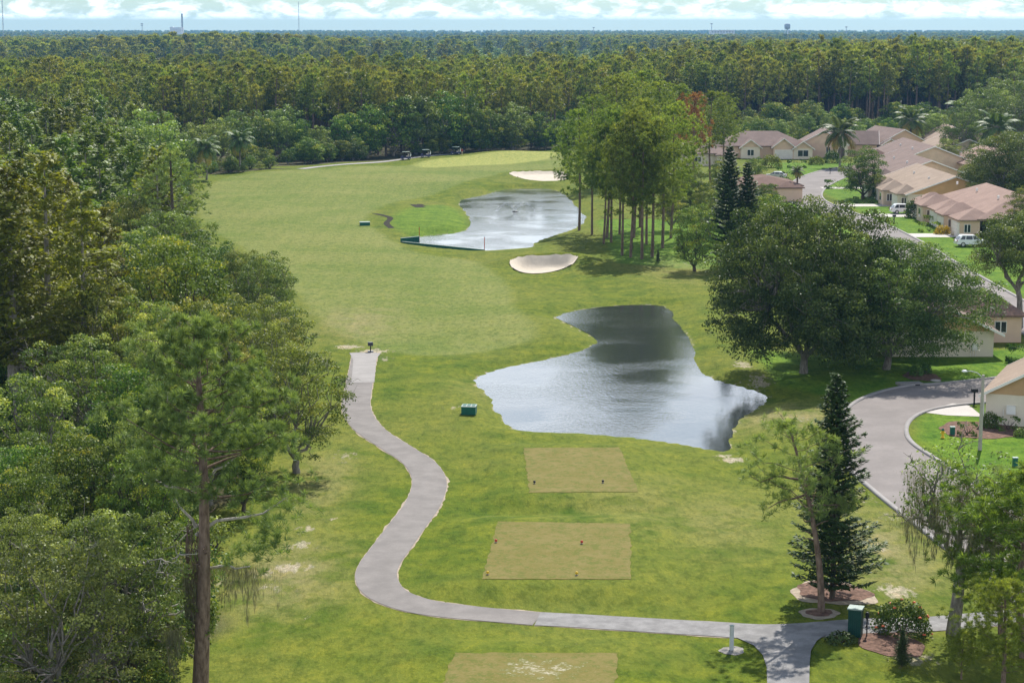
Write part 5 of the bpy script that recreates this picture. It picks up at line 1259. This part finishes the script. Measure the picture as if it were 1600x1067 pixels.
# hydrant and small boxes in the lawn
o = thing('fire_hydrant', 'yellow hydrant with green cap on the bright lawn', 'hydrant', at(1473, 684)); MB().lathe((0, 0, 0), [(.16, 0), (.16, .05), (.1, .06), (.1, .5), (.13, .52), (.13, .56)], 12).build('barrel', MT['yellow'], o, True); MB().lathe((0, 0, .56), [(.13, 0), (.11, .1), (.04, .17), (.02, .2)], 12).build('bonnet', MT['green_paint'], o, True); MB().tube([(-.2, 0, .4), (.2, 0, .4)], .06, 8).build('outlet', MT['yellow'], o)
for px, py, lb in ((1488,679,'green cable pedestal beside the clipped hedge'),(1586,728,'green cable pedestal alone on the bright lawn')):
    o = thing('cable_pedestal', lb, 'utility box', at(px, py), 0, 'cable pedestals'); MB().box((0, 0, .3), (.34, .34, .62)).build('body', MT['green_paint'], o); MB().box((0, 0, .62), (.38, .38, .06)).build('cap', MT['lid'], o)
o = thing('storm_drain', 'concrete storm drain inlet at the kerb', 'drain', at(1423, 602), R(10)); MB().box((0, .3, .1), (2.2, 1.1, .2)).build('slab', MT['concrete'], o); MB().box((0, -.26, .06), (1.5, .06, .12)).build('opening', MT['black'], o)
o = thing('sprinkler_cover', 'round pale valve cover in the lawn', 'cover', at(1462, 595)); MB().lathe((0, 0, 0), [(.5, 0), (.5, .05), (.45, .07)], 16).build('rim', MT['concrete'], o); MB().lathe((0, 0, .05), [(.42, 0), (.42, .035)], 16).build('plate', MT['driveway'], o)
# fountain in the far pond
x, y = G(805, 331, WATER_Z); o = thing('pond_fountain', 'white fountain spray in the far pond', 'fountain', (x, y, WATER_Z)); MB().lathe((0, 0, -.05), [(.5, 0), (.55, .12), (.3, .2)], 14).build('float', MT['black'], o)
r = np.random.default_rng(88); n = 1500; th = r.uniform(0, 6.28, n); tt = r.random(n); rad = 3.6 * tt; z_ = .15 + 1.5 * 4 * tt * (1 - tt) * r.uniform(.7, 1, n)
lv = Leaves(); lv.quads(r, np.column_stack([rad * np.cos(th), rad * np.sin(th), z_]), rand_dir(r, n), .1 * (.5 + r.random(n)), .6, .5); sp_ = link('spray', lv.mesh('spray', MT['white']), o); sp_['kind'] = 'stuff'
# shrubs and hedges
def shrub(name, label, x, y, w_, d_, h, mat, leaf=.13, box=True, group=None, flowers=0):
    r = np.random.default_rng(int(abs(x * 91 + y * 17)) + 5); lv = Leaves(); area = 2 * (w_ + d_) * h + w_ * d_; n = int(min(9000, area * 1.5 / (leaf * leaf)))
    u = r.uniform(-1, 1, (n, 3))
    if box: u = np.sign(u) * np.abs(u) ** .25; k = r.integers(0, 3, n); u[np.arange(n), k] = np.where(u[np.arange(n), k] > 0, 1, -1) * r.uniform(.85, 1.04, n)
    else: u = unit(u) * r.uniform(.75, 1.06, (n, 1)) * (1 + .1 * np.sin(u[:, :1] * 7) * np.cos(u[:, 1:2] * 6))
    u[:, 2] = np.abs(u[:, 2]) if not box else (u[:, 2] + 1) / 2
    Pn = u * np.array([w_ / 2, d_ / 2, h]); Nn = unit(u * np.array([1 / w_, 1 / d_, .7 / h]) + rand_dir(r, n) * .6)
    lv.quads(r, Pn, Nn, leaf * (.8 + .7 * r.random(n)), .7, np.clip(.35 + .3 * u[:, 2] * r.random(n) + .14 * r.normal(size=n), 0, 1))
    o = thing(name, label, 'shrub', (x, y, hz(x, y)), 0, group); link('foliage', lv.mesh('foliage', mat), o)
    wd = Wood(); [wd.limb((0, 0, 0), (w_ * .3 * math.cos(q), d_ * .3 * math.sin(q), h * .7), .04, .015, r, 4) for q in (0, 1.3, 2.6, 3.9, 5.2)]; link('stems', wood_mesh('stems', wd, MT['bark_dark']), o)
    for k in range(flowers):
        v = unit(r.normal(size=3)); v[2] = abs(v[2]); MB().lathe(tuple(v * np.array([w_ / 2, d_ / 2, h]) * 1.03 - np.array([0, 0, .04])), [(.03, 0), (.1, .04), (.06, .09)], 7).build('flower', MT['flower'], o)
def S(name, label, px, py, w_, d_, h, mat='shrub', **k): x, y = G(px, py); shrub(name, label, x, y, w_, d_, h, MT[mat], **k)
S('hibiscus_shrub', 'broad green shrub with orange red blooms by the cabinet', 1408, 992, 3.0, 2.6, 1.7, 'shrub', box=False, leaf=.13, flowers=16)
S('juniper_shrub', 'low spreading juniper at the foot of the cabinet', 1314, 1011, 1.6, 1.2, .62, 'norfolk', box=False, leaf=.14)
x, y = G(1409, 1046); place(P_['norfolk'], 'conifer_sapling', 'small dark conifer sapling in front of the flowering shrub', 'sapling', x, y, 1.9, 1.25)
S('clipped_hedge', 'clipped box hedge beside the cable pedestal', 1511, 680, 1.3, 1.1, .95, leaf=.1); S('round_shrub', 'round dark shrub at the cream house corner', 1547, 668, 1.4, 1.4, 1.3, box=False, leaf=.11); S('clipped_hedge', 'low hedge below the cream house meter', 1575, 672, 1.6, 1.0, 1.0, leaf=.11); S('round_shrub', 'small reddish shrub under the cream house wall', 1594, 682, 1.0, .8, .7, 'maple', box=False, leaf=.11)
S('round_shrub', 'larger clipped shrub in the oval mulch bed', 1432, 587, 1.3, 1.2, 1.2, box=False, leaf=.12); S('round_shrub', 'smaller clipped shrub in the oval mulch bed', 1446, 584, 1.2, 1.1, 1.1, box=False, leaf=.12)
shrub('dark_hedge', 'tall dark hedge beside the cream house by the oaks', 49.6, 185.6, 5.5, 1.6, 1.6, MT['shrub'], leaf=.15)
for k, (px, py, w_, h, m_, bx, lb) in enumerate(((1433,340,4.6,3.2,'oak',False,'large dark conical bush beside the white car'),(1462,352,3.4,1.5,'shrub_lime',True,'pale clipped hedge on the villa lawn'),(1474,343,3.2,1.3,'shrub',True,'green clipped hedge under the pink villa'),(1472,366,2.6,1.4,'shrub_yellow',False,'golden flowering shrub by the pink villa'),(1498,368,1.8,1.2,'shrub_yellow',False,'smaller golden shrub by the white van'),
        (1452,362,3,1.4,'shrub_lime',True,'yellowish hedge at the drive edge'),(1395,318,3.4,2.0,'shrub',True,'dark hedge under the tan villa'),(1370,312,2.4,1.6,'shrub',False,'bush behind the street tree'),(1405,310,3,1.3,'shrub_lime',False,'lime bush by the tan villa garage'),(1310,294,5,1.5,'shrub',True,'dark hedge at the curve by the palm'),(1350,317,3.5,1.0,'shrub',True,'low hedge near the street tree trunk'),
        (1228,272,4,1.4,'shrub',True,'hedge by the silver car drive'),(1245,262,4,1.5,'shrub',True,'hedge beside the street head lawn'),(1275,258,4,2.0,'maple',False,'flowering bush in front of the arched house'),(1300,255,4,3,'shrub',False,'dark round bush by the arched house'),(1225,290,3.5,1.8,'shrub',False,'bush in front of the red brown roof'),(1205,262,5,3,'maple',False,'loose bushes beside the silver car'),(1520,385,3,1.6,'shrub_lime',False,'lime bush beside the white van drive'))):
    S('garden_shrub', lb, px, py, w_, w_ * .7, h, m_, box=bx, leaf=.24, group='garden shrubs along the street')
# cars
def car(label, x, y, rz, paint, suv=True, group=None):
    o = thing('parked_car', label, 'car', (x, y, hz(x, y) + .03), rz, group); Lc, Wc = (4.6, 1.86); hb = .95 if suv else .85; ht = 1.68 if suv else 1.45
    prof = [(-2.3, .35), (2.25, .35), (2.3, .62), (2.2, hb - .08), (1.2, hb + .03), (-2.1, hb + .06), (-2.3, hb - .15)]
    MB().prism(prof, (0, -Wc / 2, 0), (1, 0, 0), (0, 0, 1), (0, Wc, 0)).build('body', paint, o)
    cab = [(1.15, hb), (.35, ht - .04), (-1.5 if suv else -1.0, ht), (-2.12 if suv else -1.75, hb + .04)]; mb = MB(); V = []; n = 4
    for yy, k in ((-Wc / 2 + .06, 0), (Wc / 2 - .06, 0)):
        for (px2, pz) in cab: V.append((px2, yy * (1 if pz < ht - .2 else .84), pz))
    mb.add(V, [(0, 1, 2, 3), (7, 6, 5, 4)] + [(i, i + 4, (i + 1) % 4 + 4, (i + 1) % 4) for i in range(4)]); mb.build('cabin', paint, o)
    for sg in (-1, 1):
        yb, yt = sg * (Wc / 2 - .05), sg * (Wc / 2 - .06) * .84 + sg * .012
        for (x0, x1, x2, x3) in ((.95, .1, .3, .05), (-.0, -1.0, -.05, -.95), (-1.1, -1.85, -1.05, -1.45)):
            mb = MB(); z0, z1 = hb + .09, ht - .12; f = lambda z: yb + (yt - yb) * (z - hb) / (ht - hb)
            mb.add([(x0, f(z0), z0), (x1, f(z0), z0), (x3, f(z1), z1), (x2, f(z1), z1)] + [(x0, f(z0) - sg * .02, z0), (x1, f(z0) - sg * .02, z0), (x3, f(z1) - sg * .02, z1), (x2, f(z1) - sg * .02, z1)], [(0, 1, 2, 3), (7, 6, 5, 4), (0, 4, 5, 1), (1, 5, 6, 2), (2, 6, 7, 3), (3, 7, 4, 0)]); mb.build('side_window', MT['glass'], o)
        for wx in (1.42, -1.42):
            w_ = MB().tube([(wx, sg * (Wc / 2 - .2), .34), (wx, sg * (Wc / 2 + .01), .34)], .34, 18).build('wheel', MT['tyre'], o); MB().tube([(wx, sg * (Wc / 2 + .0), .34), (wx, sg * (Wc / 2 + .02), .34)], .22, 14).build('rim', MT['rim'], w_)
        MB().box((2.24, sg * .68, .68), (.12, .36, .16)).build('headlight', MT['lamp_w'], o); MB().box((-2.27, sg * .74, .82), (.1, .2, .32)).build('tail_light', MT['tail'], o)
    MB().add([(1.17, -.7, hb + .06), (1.17, .7, hb + .06), (.42, .64, ht - .1), (.42, -.64, ht - .1), (1.14, -.7, hb + .04), (1.14, .7, hb + .04), (.39, .64, ht - .12), (.39, -.64, ht - .12)], [(0, 1, 2, 3), (7, 6, 5, 4), (0, 4, 5, 1), (1, 5, 6, 2), (2, 6, 7, 3), (3, 7, 4, 0)]).build('windscreen', MT['glass'], o)
    xb, xt = (-2.14, -1.56) if suv else (-1.78, -1.06); MB().add([(xb, -.66, hb + .1), (xb, .66, hb + .1), (xt, .62, ht - .1), (xt, -.62, ht - .1), (xb + .04, -.66, hb + .1), (xb + .04, .66, hb + .1), (xt + .04, .62, ht - .1), (xt + .04, -.62, ht - .1)], [(3, 2, 1, 0), (4, 5, 6, 7), (0, 1, 5, 4), (1, 2, 6, 5), (2, 3, 7, 6), (3, 0, 4, 7)]).build('rear_window', MT['glass'], o)
x, y = G(1412, 334); car('white hatchback parked on a villa drive by the dark bush', x, y, R(4), MT['white'], True)
x, y = G(1517, 385); car('white van like car backed by golden shrubs', x, y, R(4), MT['white'], True)
x, y = G(1212, 279); car('silver car parked by the hedges at the street curve', x, y, R(160), MT['silver'], False)
car('dark car parked under the overhanging oak', 49.2, 208, R(178), MT['navy'], True)
# golf carts
def golf_cart(label, x, y, rz):
    o = thing('golf_cart', label, 'golf cart', (x, y, hz(x, y) + .06), rz, 'golf carts on the far path')
    MB().prism([(-1.15, .3), (1.15, .3), (1.2, .55), (.95, .85), (.7, .85), (.55, .42), (-.1, .42), (-.15, .72), (-1.15, .72)], (0, -.58, 0), (1, 0, 0), (0, 0, 1), (0, 1.16, 0)).build('body', MT['purple'], o)
    MB().box((-.05, 0, 1.86), (1.7, 1.15, .07)).build('roof', MT['lid'], o); MB().box((-.4, 0, .78), (.5, 1.05, .12)).build('seat', MT['seat'], o); MB().box((-.66, 0, 1.05), (.1, 1.05, .45)).build('seat_back', MT['seat'], o)
    for sx, sy in ((.75, .5), (.75, -.5), (-.8, .5), (-.8, -.5)): MB().tube([(sx, sy, .7), (sx * .92, sy, 1.84)], .025, 6).build('roof_post', MT['black'], o)
    for sx in (.78, -.78):
        for sy in (.55, -.55):
            w_ = MB().tube([(sx, sy - .09, .23), (sx, sy + .09, .23)], .23, 14).build('wheel', MT['tyre'], o); MB().tube([(sx, sy * 1.01 - .1, .23), (sx, sy * 1.01 + .1, .23)], .12, 10).build('rim', MT['rim'], w_)
    MB().tube([(.5, .25, .8), (.3, .25, 1.05)], .02, 6).build('steering_column', MT['black'], o)
    for sy, m_ in ((.25, 'white'), (-.25, 'navy')):
        bg = MB().tube([(-1.02, sy, .55), (-1.2, sy, 1.35)], [.14, .15], 10).build('golf_bag', MT[m_], o)
        for k in range(4): MB().tube([(-1.19 + .04 * k, sy - .06 + .04 * k, 1.3), (-1.26 + .05 * k, sy - .08 + .05 * k, 1.62)], .02, 5).build('club', MT['rim'], bg)
for px, py, lb, a in ((634,250,'golf cart parked closest to the bend of the far path',195),(665,248,'middle golf cart of the three by the trees',190),(712,244,'golf cart beside the standing person near the green',185)):
    x, y = G(px, py); golf_cart(lb, x, y, R(a))
# person by the cart
x, y = G(722, 245)
vs = [(0,0,.95),(0,0,1.2),(0,0,1.42),(0,0,1.52),(0,.01,1.66),(-.19,0,1.4),(-.25,.02,1.12),(-.23,-.1,.88),(.19,0,1.4),(.25,.02,1.12),(.23,-.1,.88),(-.1,0,.9),(-.11,-.02,.5),(-.11,.02,.08),(-.12,-.14,.04),(.1,0,.9),(.11,-.02,.5),(.11,.02,.08),(.12,-.14,.04)]
es = [(0,1),(1,2),(2,3),(3,4),(2,5),(5,6),(6,7),(2,8),(8,9),(9,10),(0,11),(11,12),(12,13),(13,14),(0,15),(15,16),(16,17),(17,18)]
rad = [.15,.15,.15,.06,.1,.065,.05,.035,.065,.05,.035,.1,.075,.05,.04,.1,.075,.05,.04]
me = bpy.data.meshes.new('person'); me.from_pydata(vs, es, []); po = link('person', me); po.location = (x, y, hz(x, y)); po.rotation_euler = (0, 0, .5)
sk = po.modifiers.new('skin', 'SKIN'); sv = me.skin_vertices[0].data
for k, q in enumerate(rad): sv[k].radius = (q, q * .85)
sv[0].use_root = True; po.modifiers.new('sub', 'SUBSURF').levels = 1
m, t = new_mat('clothes and skin'); gz = t.nodes.new('ShaderNodeSeparateXYZ'); L(t, coords(t), gz.inputs[0])
cr = t.nodes.new('ShaderNodeValToRGB'); cr.color_ramp.interpolation = 'CONSTANT'; L(t, math_n(t, 'DIVIDE', gz.outputs[2], 2.0), cr.inputs[0]); el_ = cr.color_ramp.elements
el_[0].color = (.5, .42, .32, 1); el_[1].position = .47; el_[1].color = (.32, .06, .045, 1)
for p_, c_ in ((.755, (.45, .28, .2, 1)), (.86, (.08, .05, .04, 1))): q = el_.new(p_); q.color = c_
out(t, bsdf(t, cr.outputs[0], .8, .2).outputs[0]); me.materials.append(m); tag(po, 'person in a dark red top and tan trousers standing by a golf cart', 'person')

# ------------------------------------------------------------------ the air
mb = MB(); mb.box((0, 4700, 44), (9000, 10200, 94)); m, t = new_mat('pale blue air')
pv = t.nodes.new('ShaderNodeVolumePrincipled'); pv.inputs['Color'].default_value = (0.22, 0.56, 1.0, 1); pv.inputs['Density'].default_value = 0.000065; pv.inputs['Anisotropy'].default_value = 0.2
o_ = t.nodes.new('ShaderNodeOutputMaterial'); t.links.new(pv.outputs[0], o_.inputs['Volume'])
hzb = mb.build('haze', m); tag(hzb, 'pale blue haze over the far woods', kind='stuff')
